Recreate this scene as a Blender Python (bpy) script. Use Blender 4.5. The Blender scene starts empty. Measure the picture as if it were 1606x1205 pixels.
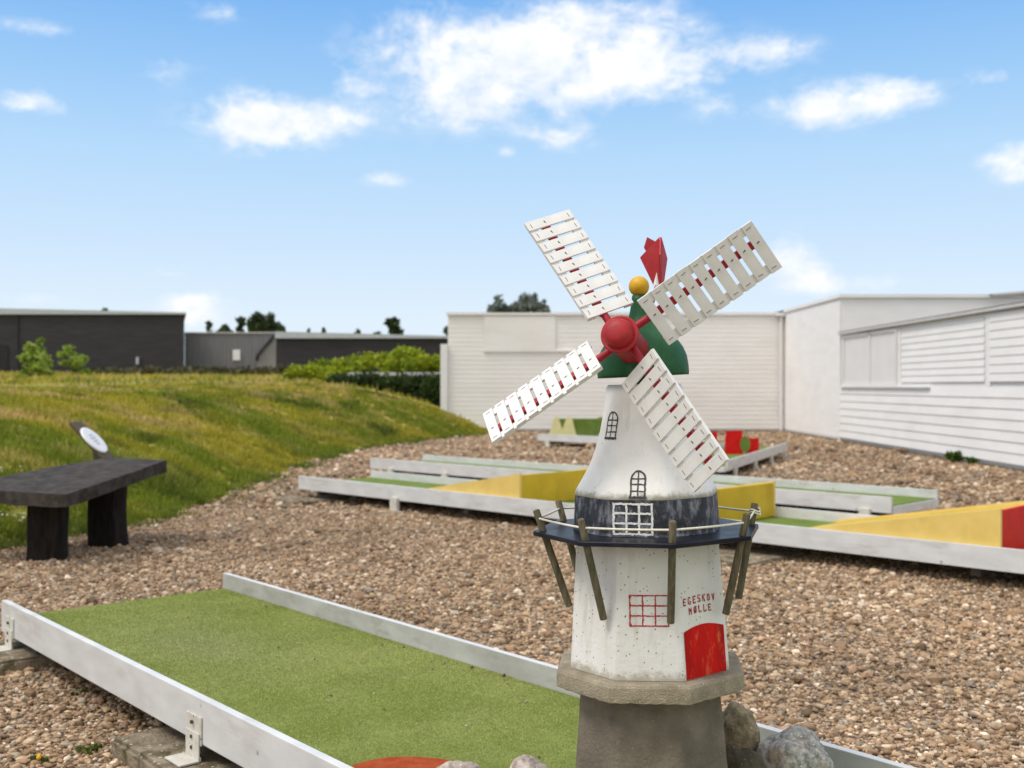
import bpy, math, random
import numpy as np
from mathutils import Matrix, Vector, noise as mnoise

random.seed(11)
rng = np.random.default_rng(11)
SC = bpy.context.scene
COL = SC.collection
R = math.radians

# ------------------------------------------------------------------ helpers
def prop(o, label=None, cat=None, group=None, kind=None):
    if label: o['label'] = label
    if cat: o['category'] = cat
    if group: o['group'] = group
    if kind: o['kind'] = kind
    return o

def empty(name, loc=(0, 0, 0), rz=0.0, parent=None):
    o = bpy.data.objects.new(name, None)
    o.empty_display_size = 0.1
    COL.objects.link(o)
    o.location = loc
    o.rotation_euler = (0, 0, rz)
    if parent: o.parent = parent
    return o

class MB:
    """collects polygons; build() links them as one mesh object"""
    def __init__(s):
        s.v = []; s.f = []; s.m = []; s.sm = []
    def add(s, vs, fs, mi=0, smooth=False):
        b = len(s.v)
        s.v.extend([tuple(p) for p in vs])
        for f in fs:
            s.f.append([b + i for i in f]); s.m.append(mi); s.sm.append(smooth)
        return s
    def box(s, x0, x1, y0, y1, z0, z1, M=None, mi=0, bev=0.0):
        if bev > 0:
            return s.bevbox(x0, x1, y0, y1, z0, z1, bev, M, mi)
        vs = [Vector((x, y, z)) for z in (z0, z1) for y in (y0, y1) for x in (x0, x1)]
        if M is not None: vs = [M @ p for p in vs]
        return s.add(vs, [(0, 2, 3, 1), (4, 5, 7, 6), (0, 1, 5, 4), (2, 6, 7, 3), (0, 4, 6, 2), (1, 3, 7, 5)], mi)
    def bevbox(s, x0, x1, y0, y1, z0, z1, b, M=None, mi=0):
        # box with all edges chamfered
        import bmesh
        bm = bmesh.new()
        bmesh.ops.create_cube(bm, size=1)
        for q in bm.verts:
            q.co = Vector(((x0 + x1) / 2 + q.co.x * (x1 - x0), (y0 + y1) / 2 + q.co.y * (y1 - y0), (z0 + z1) / 2 + q.co.z * (z1 - z0)))
        bmesh.ops.bevel(bm, geom=list(bm.edges), offset=b, segments=2, profile=0.6, affect='EDGES')
        vs = [q.co.copy() for q in bm.verts]
        bm.verts.index_update()
        fs = [[q.index for q in f.verts] for f in bm.faces]
        bm.free()
        if M is not None: vs = [M @ p for p in vs]
        return s.add(vs, fs, mi)
    def rings(s, rs, cap0=True, cap1=True, mi=0, smooth=False, closed=True):
        n = len(rs[0]); vs = [p for r in rs for p in r]; fs = []
        for k in range(len(rs) - 1):
            for i in range(n if closed else n - 1):
                j = (i + 1) % n
                fs.append((k * n + i, k * n + j, (k + 1) * n + j, (k + 1) * n + i))
        s.add(vs, fs, mi, smooth)
        if cap0: s.add(rs[0][::-1], [tuple(range(n))], mi)
        if cap1: s.add(rs[-1], [tuple(range(n))], mi)
        return s
    def tube(s, pts, rad, n=10, mi=0, caps=True, smooth=True):
        pts = [Vector(p) for p in pts]; rs = []
        prev = None
        for i, p in enumerate(pts):
            d = (pts[min(i + 1, len(pts) - 1)] - pts[max(i - 1, 0)]).normalized()
            if prev is None:
                a = d.orthogonal().normalized()
            else:
                a = (prev - d * prev.dot(d)).normalized()
            prev = a
            b = d.cross(a)
            r = rad[i] if isinstance(rad, (list, tuple)) else rad
            rs.append([p + (a * math.cos(t) + b * math.sin(t)) * r for t in [2 * math.pi * k / n for k in range(n)]])
        return s.rings(rs, caps, caps, mi, smooth)
    def lathe(s, prof, n=48, M=None, mi=0, smooth=True, cap0=True, cap1=True):
        rs = []
        for r, z in prof:
            ring = [Vector((r * math.cos(2 * math.pi * k / n), r * math.sin(2 * math.pi * k / n), z)) for k in range(n)]
            if M is not None: ring = [M @ p for p in ring]
            rs.append(ring)
        return s.rings(rs, cap0, cap1, mi, smooth)
    def prism(s, poly, d0, d1, M=None, mi=0):
        """poly of (x, z) extruded along y from d0 to d1"""
        n = len(poly)
        a = [Vector((x, d0, z)) for x, z in poly]; b = [Vector((x, d1, z)) for x, z in poly]
        vs = a + b
        if M is not None: vs = [M @ p for p in vs]
        fs = [tuple(range(n)), tuple(range(2 * n - 1, n - 1, -1))]
        for i in range(n):
            j = (i + 1) % n
            fs.append((i, i + n, j + n, j))
        return s.add(vs, fs, mi)
    def build(s, name, mats, parent=None, M=None):
        me = bpy.data.meshes.new(name)
        me.from_pydata(s.v, [], s.f)
        if not isinstance(mats, (list, tuple)): mats = [mats]
        for m in mats: me.materials.append(m)
        me.polygons.foreach_set('material_index', s.m)
        me.polygons.foreach_set('use_smooth', s.sm)
        me.update()
        o = bpy.data.objects.new(name, me)
        COL.objects.link(o)
        if parent: o.parent = parent
        if M is not None: o.matrix_local = M
        return o

def fix_normals(o):
    import bmesh
    bm = bmesh.new(); bm.from_mesh(o.data)
    bmesh.ops.recalc_face_normals(bm, faces=bm.faces)
    bm.to_mesh(o.data); bm.free()

def raw_mesh(name, V, F, mat, col=None, smooth=False, parent=None):
    """fast mesh from numpy arrays: V (n,3), F (m,k); col (n,3) per vertex colour"""
    me = bpy.data.meshes.new(name)
    n, k = F.shape
    me.vertices.add(len(V)); me.vertices.foreach_set('co', V.astype(np.float32).ravel())
    me.loops.add(n * k); me.loops.foreach_set('vertex_index', F.astype(np.int32).ravel())
    me.polygons.add(n)
    me.polygons.foreach_set('loop_start', np.arange(0, n * k, k, dtype=np.int32))
    me.polygons.foreach_set('use_smooth', np.full(n, smooth, dtype=bool))
    if col is not None:
        at = me.attributes.new('tint', 'FLOAT_COLOR', 'POINT')
        c4 = np.ones((len(V), 4), dtype=np.float32); c4[:, :3] = col
        at.data.foreach_set('color', c4.ravel())
    me.materials.append(mat)
    me.update(calc_edges=True)
    o = bpy.data.objects.new(name, me); COL.objects.link(o)
    if parent: o.parent = parent
    return o

def vnoise(x, y, seed=0):
    """2-D value noise, vectorised, 0..1"""
    xi = np.floor(x).astype(np.int64); yi = np.floor(y).astype(np.int64)
    fx = x - xi; fy = y - yi
    fx = fx * fx * (3 - 2 * fx); fy = fy * fy * (3 - 2 * fy)
    def h(a, b):
        q = (a * 374761393 + b * 668265263 + seed * 1442695041) & 0x7fffffff
        q = ((q ^ (q >> 13)) * 1274126177) & 0x7fffffff
        return ((q ^ (q >> 16)) & 0xffff) / 65535.0
    return (h(xi, yi) * (1 - fx) + h(xi + 1, yi) * fx) * (1 - fy) + (h(xi, yi + 1) * (1 - fx) + h(xi + 1, yi + 1) * fx) * fy
def fbm(x, y, seed=0, oct=3):
    t = 0; a = .5; s = 0
    for k in range(oct):
        t = t + a * vnoise(x * 2 ** k, y * 2 ** k, seed + k); s += a; a *= .5
    return t / s

# ------------------------------------------------------------------ materials
def nodes_of(name):
    m = bpy.data.materials.new(name); m.use_nodes = True
    nt = m.node_tree; nt.nodes.clear()
    out = nt.nodes.new('ShaderNodeOutputMaterial')
    b = nt.nodes.new('ShaderNodeBsdfPrincipled')
    nt.links.new(b.outputs[0], out.inputs[0])
    return m, nt, b
def N(nt, t, **kw):
    n = nt.nodes.new(t)
    for k, v in kw.items():
        if k in n.inputs: n.inputs[k].default_value = v
        else: setattr(n, k, v)
    return n
def ramp(nt, src, stops):
    r = nt.nodes.new('ShaderNodeValToRGB')
    e = r.color_ramp.elements
    while len(e) < len(stops): e.new(0.5)
    for q, (p, c) in zip(e, stops):
        q.position = p
        q.color = (c, c, c, 1) if isinstance(c, (int, float)) else (*c, 1)
    nt.links.new(src, r.inputs[0])
    return r
def mixc(nt, fac, a, b, mode='MIX'):
    m = nt.nodes.new('ShaderNodeMix'); m.data_type = 'RGBA'; m.blend_type = mode
    for sock, v in ((m.inputs[0], fac), (m.inputs[6], a), (m.inputs[7], b)):
        if hasattr(v, 'links') or isinstance(v, bpy.types.NodeSocket): nt.links.new(v, sock)
        elif isinstance(v, (int, float)): sock.default_value = v
        else: sock.default_value = (*v, 1)
    return m.outputs[2]

def surf(name, c1, c2, scale=8, rough=.6, detail=6, bump=.0, bscale=60, stretch=None, spots=None, spec=.4, blend=(.35, .65), rvar=.0, layer=None, zdirt=None):
    """two-tone fbm paint; spots=(colour, voronoi scale, size, noise cut); layer=(colour, scale, lo, hi, stretch)"""
    m, nt, b = nodes_of(name)
    tc = N(nt, 'ShaderNodeTexCoord')
    vec = tc.outputs['Object']
    if stretch:
        mp = N(nt, 'ShaderNodeMapping'); mp.inputs['Scale'].default_value = stretch
        nt.links.new(vec, mp.inputs[0]); v1 = mp.outputs[0]
    else: v1 = vec
    n1 = N(nt, 'ShaderNodeTexNoise', Scale=scale, Detail=detail, Roughness=.62)
    nt.links.new(v1, n1.inputs['Vector'])
    r = ramp(nt, n1.outputs[0], [(blend[0], c1), (blend[1], c2)])
    c = r.outputs[0]
    if layer:
        lc, ls, lo, hi, lst = layer
        mp = N(nt, 'ShaderNodeMapping'); mp.inputs['Scale'].default_value = lst; mp.inputs['Location'].default_value = (3.1, 7.7, 1.3)
        nt.links.new(vec, mp.inputs[0])
        n3 = N(nt, 'ShaderNodeTexNoise', Scale=ls, Detail=7, Roughness=.65)
        nt.links.new(mp.outputs[0], n3.inputs['Vector'])
        c = mixc(nt, ramp(nt, n3.outputs[0], [(lo, 0.), (hi, 1.)]).outputs[0], c, lc)
    for (zc_, z0_, z1_) in (zdirt or ()):     # weather stains with their own ragged outline
        sx_ = N(nt, 'ShaderNodeSeparateXYZ'); nt.links.new(vec, sx_.inputs[0])
        n4 = N(nt, 'ShaderNodeTexNoise', Scale=38, Detail=6, Roughness=.7); nt.links.new(vec, n4.inputs['Vector'])
        mr = N(nt, 'ShaderNodeMapRange'); mr.inputs['From Min'].default_value = z0_; mr.inputs['From Max'].default_value = z1_
        mr.inputs['To Min'].default_value = .34; mr.inputs['To Max'].default_value = -.30; nt.links.new(sx_.outputs[2], mr.inputs[0])
        ad = N(nt, 'ShaderNodeMath', operation='ADD'); nt.links.new(mr.outputs[0], ad.inputs[0]); nt.links.new(n4.outputs[0], ad.inputs[1])
        c = mixc(nt, ramp(nt, ad.outputs[0], [(.54, 0.), (.78, .8)]).outputs[0], c, zc_)
    if spots:
        sc_, ss, sz, cut = spots
        vo = N(nt, 'ShaderNodeTexVoronoi', Scale=ss); nt.links.new(vec, vo.inputs['Vector'])
        near = ramp(nt, vo.outputs['Distance'], [(sz * .55, 1.), (sz, 0.)])
        wn = N(nt, 'ShaderNodeSeparateColor'); nt.links.new(vo.outputs['Color'], wn.inputs[0])
        keep = ramp(nt, wn.outputs[0], [(cut, 0.), (cut + .02, 1.)])
        mu = N(nt, 'ShaderNodeMath', operation='MULTIPLY'); nt.links.new(near.outputs[0], mu.inputs[0]); nt.links.new(keep.outputs[0], mu.inputs[1])
        c = mixc(nt, mu.outputs[0], c, sc_)
    nt.links.new(c, b.inputs['Base Color'])
    b.inputs['Roughness'].default_value = rough
    b.inputs['Specular IOR Level'].default_value = spec
    if rvar:
        rr = ramp(nt, n1.outputs[0], [(.3, max(0, rough - rvar)), (.7, min(1, rough + rvar))])
        nt.links.new(rr.outputs[0], b.inputs['Roughness'])
    if bump:
        n2 = N(nt, 'ShaderNodeTexNoise', Scale=bscale, Detail=5, Roughness=.6); nt.links.new(v1, n2.inputs['Vector'])
        bp = N(nt, 'ShaderNodeBump', Strength=bump, Distance=.01); nt.links.new(n2.outputs[0], bp.inputs['Height'])
        nt.links.new(bp.outputs[0], b.inputs['Normal'])
    return m

def tinted(name, rough=.7, vary=.15, nscale=60, spec=.3, transl=0.0):
    """colour from the mesh's own 'tint' attribute with a little noise"""
    m, nt, b = nodes_of(name)
    a = N(nt, 'ShaderNodeAttribute', attribute_name='tint')
    tc = N(nt, 'ShaderNodeTexCoord')
    n1 = N(nt, 'ShaderNodeTexNoise', Scale=nscale, Detail=3); nt.links.new(tc.outputs['Object'], n1.inputs['Vector'])
    r = ramp(nt, n1.outputs[0], [(.3, 1 - vary), (.7, 1 + vary)])
    c = mixc(nt, 1.0, a.outputs['Color'], r.outputs[0], 'MULTIPLY')
    nt.links.new(c, b.inputs['Base Color'])
    b.inputs['Roughness'].default_value = rough
    b.inputs['Specular IOR Level'].default_value = spec
    if transl:
        t = N(nt, 'ShaderNodeBsdfTranslucent'); nt.links.new(c, t.inputs[0])
        ms = N(nt, 'ShaderNodeMixShader', Fac=transl)
        nt.links.new(b.outputs[0], ms.inputs[1]); nt.links.new(t.outputs[0], ms.inputs[2])
        out = [q for q in nt.nodes if q.type == 'OUTPUT_MATERIAL'][0]
        nt.links.new(ms.outputs[0], out.inputs[0])
    return m

M = {}
M['mill_white'] = surf('mill_white', (.70, .685, .65), (.80, .79, .765), 7, .55, bump=.22, bscale=55, spots=((.09, .085, .075), 120, .24, .76), spec=.35,
                       layer=((.52, .49, .42), 7, .55, .80, (3, 3, .7)), zdirt=[((.36, .33, .25), .367, .41)])
M['mill_white_up'] = surf('mill_white_up', (.72, .70, .67), (.81, .80, .775), 6, .5, bump=.16, bscale=30, spec=.35, spots=((.2, .19, .17), 60, .12, .9),
                          layer=((.52, .50, .44), 9, .57, .82, (2, 2, .5)), zdirt=[((.30, .29, .21), .768, .80)])
M['mill_band'] = surf('mill_band', (.016, .018, .024), (.05, .055, .068), 26, .6, bump=.3, bscale=70, layer=((.30, .31, .36), 46, .49, .72, (1, 1, .5)))
M['mill_paint_white'] = surf('mill_paint_white', (.62, .62, .6), (.82, .82, .8), 90, .6)
M['mill_paint_black'] = surf('mill_paint_black', (.02, .02, .02), (.07, .065, .07), 120, .6)
M['mill_paint_red'] = surf('mill_paint_red', (.36, .02, .025), (.52, .08, .08), 160, .6)
M['mill_text'] = surf('mill_text', (.34, .03, .03), (.62, .30, .27), 220, .6, blend=(.45, .75))
M['platform'] = surf('platform', (.010, .0105, .016), (.022, .023, .032), 14, .36, spec=.13, rvar=.08, spots=((.3, .3, .3), 160, .08, .93))
M['door_red'] = surf('door_red', (.34, .002, .002), (.62, .004, .003), 26, .30, stretch=(1, 1, .22), layer=((.72, .13, .05), 22, .55, .72, (2.0, 2.0, .8)), spec=.22)
M['collar'] = surf('collar', (.26, .22, .155), (.40, .345, .26), 16, .9, bump=.6, bscale=240, spots=((.56, .50, .41), 150, .26, .70), spec=.2)
M['plinth'] = surf('plinth', (.13, .108, .085), (.225, .192, .152), 9, .9, bump=.45, bscale=120, spots=((.36, .33, .28), 150, .20, .86), spec=.2,
                   layer=((.11, .10, .07), 4, .52, .75, (1, 1, 1)))
M['post_wood'] = surf('post_wood', (.075, .065, .035), (.17, .145, .09), 30, .85, stretch=(4, 4, .5), bump=.3, bscale=200)
M['rope'] = surf('rope', (.62, .58, .48), (.8, .77, .66), 200, .8)
M['cap_green'] = surf('cap_green', (.010, .075, .024), (.020, .118, .040), 14, .52, spec=.28, bump=.12, bscale=36, layer=((.035, .13, .065), 12, .58, .76, (2, 2, .6)), spots=((.10, .15, .09), 90, .12, .90))
M['hub_red'] = surf('hub_red', (.32, .010, .016), (.42, .022, .028), 16, .52, spec=.35, bump=.10, bscale=50, layer=((.25, .03, .03), 26, .58, .74, (1, 1, 1)), spots=((.16, .05, .04), 120, .15, .90))
M['tail_red'] = surf('tail_red', (.40, .018, .028), (.50, .035, .045), 20, .55)
M['ball_yellow'] = surf('ball_yellow', (.60, .32, .012), (.72, .42, .02), 40, .5, spec=.35, bump=.08, bscale=60, layer=((.42, .22, .02), 60, .62, .78, (1, 1, 1)))
M['slat'] = surf('slat', (.69, .68, .66), (.775, .765, .75), 18, .5, spec=.35, layer=((.56, .53, .47), 34, .58, .80, (1, 1, 1)))
M['staple'] = surf('staple', (.035, .03, .028), (.10, .08, .07), 300, .6)
M['stock_red'] = surf('stock_red', (.30, .006, .022), (.40, .012, .03), 40, .5)
M['concrete'] = surf('concrete', (.16, .13, .09), (.36, .30, .22), 14, .95, bump=1.0, bscale=90, spots=((.52, .47, .39), 45, .30, .72), spec=.1, layer=((.085, .075, .03), 9, .50, .66, (1, 1, 1)))
M['rail'] = surf('rail', (.58, .585, .59), (.68, .685, .69), 5, .42, spec=.5, stretch=(1, 1, 3), layer=((.42, .40, .35), 4.5, .54, .80, (.6, 2, 2)), rvar=.08, spots=((.34, .31, .27), 14, .16, .84))
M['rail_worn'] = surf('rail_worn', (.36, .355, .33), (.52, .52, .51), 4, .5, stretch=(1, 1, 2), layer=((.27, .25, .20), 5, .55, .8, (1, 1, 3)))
M['bracket'] = surf('bracket', (.52, .50, .44), (.66, .64, .58), 25, .6, spots=((.2, .16, .1), 60, .3, .8))
M['turf_base'] = surf('turf_base', (.20, .25, .055), (.28, .335, .10), 5, .95, bump=.6, bscale=400, spec=.1)
M['turf_far'] = surf('turf_far', (.12, .18, .035), (.175, .235, .06), 6, .95, bump=.5, bscale=200, spec=.1)
M['board_dark'] = surf('board_dark', (.06, .05, .04), (.12, .1, .08), 10, .9)
M['felt_red'] = surf('felt_red', (.36, .06, .02), (.46, .10, .035), 30, .95, bump=.6, bscale=400, spec=.1)
M['ramp_yellow'] = surf('ramp_yellow', (.70, .50, .13), (.78, .58, .18), 6, .5, layer=((.55, .38, .07), 4, .6, .85, (1, 1, 1)))
M['ramp_gold'] = surf('ramp_gold', (.52, .36, .012), (.62, .44, .02), 5, .5, layer=((.42, .28, .01), 4, .55, .8, (1, 1, .3)))
M['board_red'] = surf('board_red', (.55, .004, .004), (.66, .010, .008), 8, .5, spec=.2)
M['obstacle_cream'] = surf('obstacle_cream', (.68, .60, .30), (.78, .69, .38), 8, .6)
M['bench_black'] = surf('bench_black', (.030, .025, .022), (.078, .067, .059), 12, .75, stretch=(1, 1, 1), bump=.5, bscale=40, spec=.10, layer=((.10, .082, .070), 18, .60, .8, (4, .6, 2)))
M['bench_leg'] = surf('bench_leg', (.005, .004, .0035), (.022, .017, .013), 14, .8, stretch=(2, 2, .5), bump=.9, bscale=30, spec=.2, layer=((.06, .045, .035), 9, .62, .8, (2, 2, .5)))
M['sign_wood'] = surf('sign_wood', (.075, .055, .035), (.13, .10, .065), 20, .8, stretch=(1, 1, .2))
M['sign_white'] = surf('sign_white', (.78, .78, .80), (.83, .83, .84), 10, .4)
M['sign_grey'] = surf('sign_grey', (.42, .43, .46), (.60, .60, .62), 40, .5)
M['wall_white'] = surf('wall_white', (.80, .785, .77), (.85, .84, .83), 1.3, .7, bump=.1, bscale=30, stretch=(1, 1, 3), layer=((.72, .70, .67), 1.1, .56, .85, (.5, .5, 2)))
M['wall_back'] = surf('wall_back', (.80, .78, .75), (.85, .83, .805), 1.0, .7, bump=.1, bscale=30, stretch=(1, 1, 3), layer=((.71, .68, .63), .9, .56, .85, (.5, .5, 2)))
M['trim_grey'] = surf('trim_grey', (.52, .51, .50), (.60, .59, .58), 8, .6)
M['trim_white'] = surf('trim_white', (.74, .735, .73), (.79, .785, .78), 8, .6)
M['pane'] = surf('pane', (.70, .69, .685), (.75, .74, .735), 2, .35, spec=.3)
M['roof_dark'] = surf('roof_dark', (.10, .10, .10), (.16, .16, .16), 4, .8)
M['dark_clad'] = surf('dark_clad', (.025, .0235, .028), (.042, .040, .047), 2, .75, stretch=(.4, .4, 5), bump=.3, bscale=8)
M['grey_clad'] = surf('grey_clad', (.17, .17, .185), (.205, .205, .222), 2, .7, stretch=(5, 5, .4))
M['grey_light'] = surf('grey_light', (.24, .24, .25), (.29, .29, .30), 3, .7)
M['gutter'] = surf('gutter', (.38, .41, .45), (.46, .49, .53), 5, .5)
M['opening'] = surf('opening', (.004, .004, .005), (.010, .010, .012), 4, .5)
M['notice'] = surf('notice', (.74, .74, .76), (.8, .8, .82), 6, .5)
M['bark'] = surf('bark', (.06, .045, .03), (.12, .09, .065), 20, .9, bump=.6, bscale=40)
M['leaf'] = tinted('leaf', .6, .2, 6, .3, .25)
M['blade'] = tinted('blade', .65, .15, 3, .25, .30)
M['fibre'] = tinted('fibre', .6, .1, 40, .25, .2)
M['stone'] = tinted('stone', .75, .22, 90, .35)

# ------------------------------------------------------------------ camera
cam = bpy.data.cameras.new('camera'); CAM = bpy.data.objects.new('camera', cam); COL.objects.link(CAM)
CAM.location = (0, 0, 1.2); CAM.rotation_euler = (R(90), 0, 0)
cam.sensor_width = 36; cam.lens = 36 * 1700 / 1606; cam.shift_y = .0016
cam.clip_start = .05; cam.clip_end = 2000
cam.dof.use_dof = True; cam.dof.focus_distance = 2.5; cam.dof.aperture_fstop = 4.8
SC.camera = CAM

def ray(px, py, d):
    """point seen at photo pixel (px, py) at depth d metres"""
    return Vector(((px - 803) / 1700 * d, d, 1.2 - (py - 605) / 1700 * d))

# ------------------------------------------------------------------ terrain
YB = [-8, 2, 6, 8, 8.7, 9.9, 11.7, 17, 20.4, 24, 27.2, 30, 400]
XB = [-6, -5.2, -4.4, -3.82, -3.6, -3.25, -3.24, -3.23, -2.9, -1.75, -.5, -.3, -.3]
def xb(y):
    y = np.asarray(y, float)
    return np.interp(y, YB, XB) + .10 * (vnoise(y * 1.3, y * 0 + 3.3, 5) - .5) + .05 * (vnoise(y * 4, y * 0, 9) - .5)
def bank_h(x, y):
    x = np.asarray(x, float); y = np.asarray(y, float)
    s = xb(y) - x
    t = np.clip(s / 4.6, 0, 1)
    prof = 1 - (1 - t) ** 1.75
    toe = np.clip(s / .5, 0, 1)
    h = 1.08 * prof * (.4 + .6 * toe)
    far = np.maximum(0, y - 24) * .022 * np.clip((s - 2.5) / 3, 0, 1)
    bumps = (.16 * (fbm(x * .8, y * .8, 21) - .5) + .10 * (fbm(x * 2.6, y * 2.6, 31) - .5)) * np.clip(s / 1.2, 0, 1)
    h = h + far + bumps * np.clip(1.6 - np.maximum(0, y - 30) / 30, .2, 1)
    return np.where(s < 0, s * .25, h)

def grid_mesh(name, X, Y, Z, mat, kind):
    ny, nx = X.shape
    V = np.stack([X, Y, Z], -1).reshape(-1, 3)
    i = np.arange(ny * nx).reshape(ny, nx)
    F = np.stack([i[:-1, :-1], i[:-1, 1:], i[1:, 1:], i[1:, :-1]], -1).reshape(-1, 4)
    o = raw_mesh(name, V, F, mat, smooth=True)
    o['kind'] = kind
    return o

# gravel ground
def ground_mat():
    m, nt, b = nodes_of('gravel_ground')
    tc = N(nt, 'ShaderNodeTexCoord')
    vo = N(nt, 'ShaderNodeTexVoronoi', Scale=34); nt.links.new(tc.outputs['Object'], vo.inputs['Vector'])
    sp = N(nt, 'ShaderNodeSeparateColor'); nt.links.new(vo.outputs['Color'], sp.inputs[0])
    r = ramp(nt, sp.outputs[0], [(0., (.13, .088, .055)), (.35, (.26, .175, .11)), (.65, (.38, .275, .18)), (.88, (.48, .38, .27)), (1., (.62, .53, .42))])
    d = ramp(nt, vo.outputs['Distance'], [(.25, 1.), (.75, .5)])
    c = mixc(nt, 1., r.outputs[0], d.outputs[0], 'MULTIPLY')
    n1 = N(nt, 'ShaderNodeTexNoise', Scale=1.1, Detail=4); nt.links.new(tc.outputs['Object'], n1.inputs['Vector'])
    c = mixc(nt, 1., c, ramp(nt, n1.outputs[0], [(.3, .75), (.7, 1.15)]).outputs[0], 'MULTIPLY')
    nt.links.new(c, b.inputs['Base Color']); b.inputs['Roughness'].default_value = .9
    inv = N(nt, 'ShaderNodeMath', operation='SUBTRACT'); inv.inputs[0].default_value = 1; nt.links.new(vo.outputs['Distance'], inv.inputs[1])
    bp = N(nt, 'ShaderNodeBump', Strength=.8, Distance=.02); nt.links.new(inv.outputs[0], bp.inputs['Height'])
    nt.links.new(bp.outputs[0], b.inputs['Normal'])
    return m
def gz(x, y):
    return .035 * (fbm(np.asarray(x, float) * .7, np.asarray(y, float) * .7, 77) - .5) + .016 * (fbm(np.asarray(x, float) * 3, np.asarray(y, float) * 3, 78) - .5)
xs = np.linspace(-9, 12, 190); ys = np.concatenate([np.linspace(-6, 13, 170), np.linspace(13.2, 31, 60)])
X, Y = np.meshgrid(xs, ys)
grid_mesh('gravel_ground', X, Y, gz(X, Y), ground_mat(), 'structure')

def meadow_mat():
    m, nt, b = nodes_of('bank_soil')
    tc = N(nt, 'ShaderNodeTexCoord')
    n1 = N(nt, 'ShaderNodeTexNoise', Scale=.9, Detail=8, Roughness=.65); nt.links.new(tc.outputs['Object'], n1.inputs['Vector'])
    r = ramp(nt, n1.outputs[0], [(.28, (.14, .175, .018)), (.45, (.30, .28, .035)), (.58, (.42, .34, .07)), (.75, (.50, .38, .15))])
    n2 = N(nt, 'ShaderNodeTexNoise', Scale=22, Detail=6); nt.links.new(tc.outputs['Object'], n2.inputs['Vector'])
    c = mixc(nt, 1., r.outputs[0], ramp(nt, n2.outputs[0], [(.3, .55), (.7, 1.1)]).outputs[0], 'MULTIPLY')
    nt.links.new(c, b.inputs['Base Color']); b.inputs['Roughness'].default_value = .95
    bp = N(nt, 'ShaderNodeBump', Strength=.6, Distance=.05); nt.links.new(n2.outputs[0], bp.inputs['Height']); nt.links.new(bp.outputs[0], b.inputs['Normal'])
    return m
MEADOW = meadow_mat()
ys = np.concatenate([np.linspace(-8, 34, 330), np.linspace(34.5, 120, 90)])
ss = np.concatenate([np.linspace(-.5, 6, 80), np.linspace(6.3, 90, 70)])
S, Y = np.meshgrid(ss[::-1], ys)
X = xb(Y) - S
bank = grid_mesh('grass_bank', X, Y, bank_h(X, Y), MEADOW, 'structure')
o = MB().add([(-900, -900, -.16), (900, -900, -.16), (900, 900, -.16), (-900, 900, -.16)], [(0, 1, 2, 3)]).build('meadow', MEADOW)
o['kind'] = 'structure'

# ------------------------------------------------------------------ gravel stones
import bmesh
def ico(sub):
    bm = bmesh.new(); bmesh.ops.create_icosphere(bm, subdivisions=sub, radius=1)
    v = np.array([q.co[:] for q in bm.verts]); bm.verts.index_update()
    f = np.array([[q.index for q in t.verts] for t in bm.faces]); bm.free()
    return v, f
PAL = np.array([(.33, .225, .137), (.245, .163, .096), (.40, .292, .182), (.49, .380, .262), (.66, .565, .445), (.145, .10, .062), (.27, .232, .19), (.40, .272, .182), (.385, .312, .224)])
PW = np.array([.22, .19, .18, .12, .06, .09, .05, .05, .04]); PW = PW / PW.sum()
def stones(name, y0, y1, dens, size, sub, nvar, label):
    bv, bf = ico(sub)
    variants = []
    for k in range(nvar):
        v = bv.copy()
        for _ in range(4):  # planar cuts give facets
            d = rng.normal(size=3); d /= np.linalg.norm(d); c = rng.uniform(.55, .9)
            pr = v @ d; v = v - np.outer(np.maximum(0, pr - c), d)
        v *= rng.uniform(.85, 1.15, size=(len(v), 1))
        v *= np.array([1, rng.uniform(.6, .9), rng.uniform(.42, .65)])
        variants.append(v)
    variants = np.array(variants)
    xl, xr = -.56, .56
    area = (xr - xl) * .5 * (y1 ** 2 - y0 ** 2)
    n = int(dens * area)
    y = np.sqrt(rng.uniform(y0 ** 2, y1 ** 2, n)); x = rng.uniform(xl, xr, n) * y
    edge = xb(y) - .25 * rng.random(n) ** 2 + .02
    ok = (x > edge) & (x < 7.0)
    ok &= ~((np.abs(x - .336) < .17) & (np.abs(y - 2.6) < .17))
    x, y = x[ok], y[ok]; n = len(x)
    sz = size * np.exp(rng.normal(0, .42, n)) * .5
    var = rng.integers(0, nvar, n)
    # random rotation: yaw + tilt
    a = rng.uniform(0, 2 * np.pi, n); tl = rng.normal(0, .35, n); ta = rng.uniform(0, 2 * np.pi, n)
    P = variants[var] * sz[:, None, None]
    ca, sa = np.cos(a)[:, None], np.sin(a)[:, None]
    px, py, pz = P[..., 0], P[..., 1], P[..., 2]
    ct, st = np.cos(tl)[:, None], np.sin(tl)[:, None]
    py, pz = py * ct - pz * st, py * st + pz * ct
    px, py = px * ca - py * sa, px * sa + py * ca
    z = gz(x, y) + sz * rng.uniform(.0, .55, n)
    bh = bank_h(x, y); z = np.where(x < xb(y), np.maximum(z, bh + .1 * sz), z)
    V = np.stack([px + x[:, None], py + y[:, None], pz + z[:, None]], -1)
    nv = bv.shape[0]
    F = (bf[None] + (np.arange(n) * nv)[:, None, None]).reshape(-1, 3)
    c = PAL[rng.choice(len(PAL), n, p=PW)] * np.array([.98, .935, .90]) * rng.uniform(.75, 1.25, (n, 1))
    c = c * (.70 + .60 * fbm(x * .9, y * .9, 55))[:, None]
    C = np.repeat(c, nv, axis=0)
    o = raw_mesh(name, V.reshape(-1, 3), F, M['stone'], np.clip(C, 0, 1), smooth=(sub > 1))
    prop(o, label, 'gravel', None, 'stuff')
stones('gravel_stones', 2.4, 4.1, 5600, .0165, 2, 14, 'loose brown and tan gravel stones in the foreground around the lane')
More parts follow.
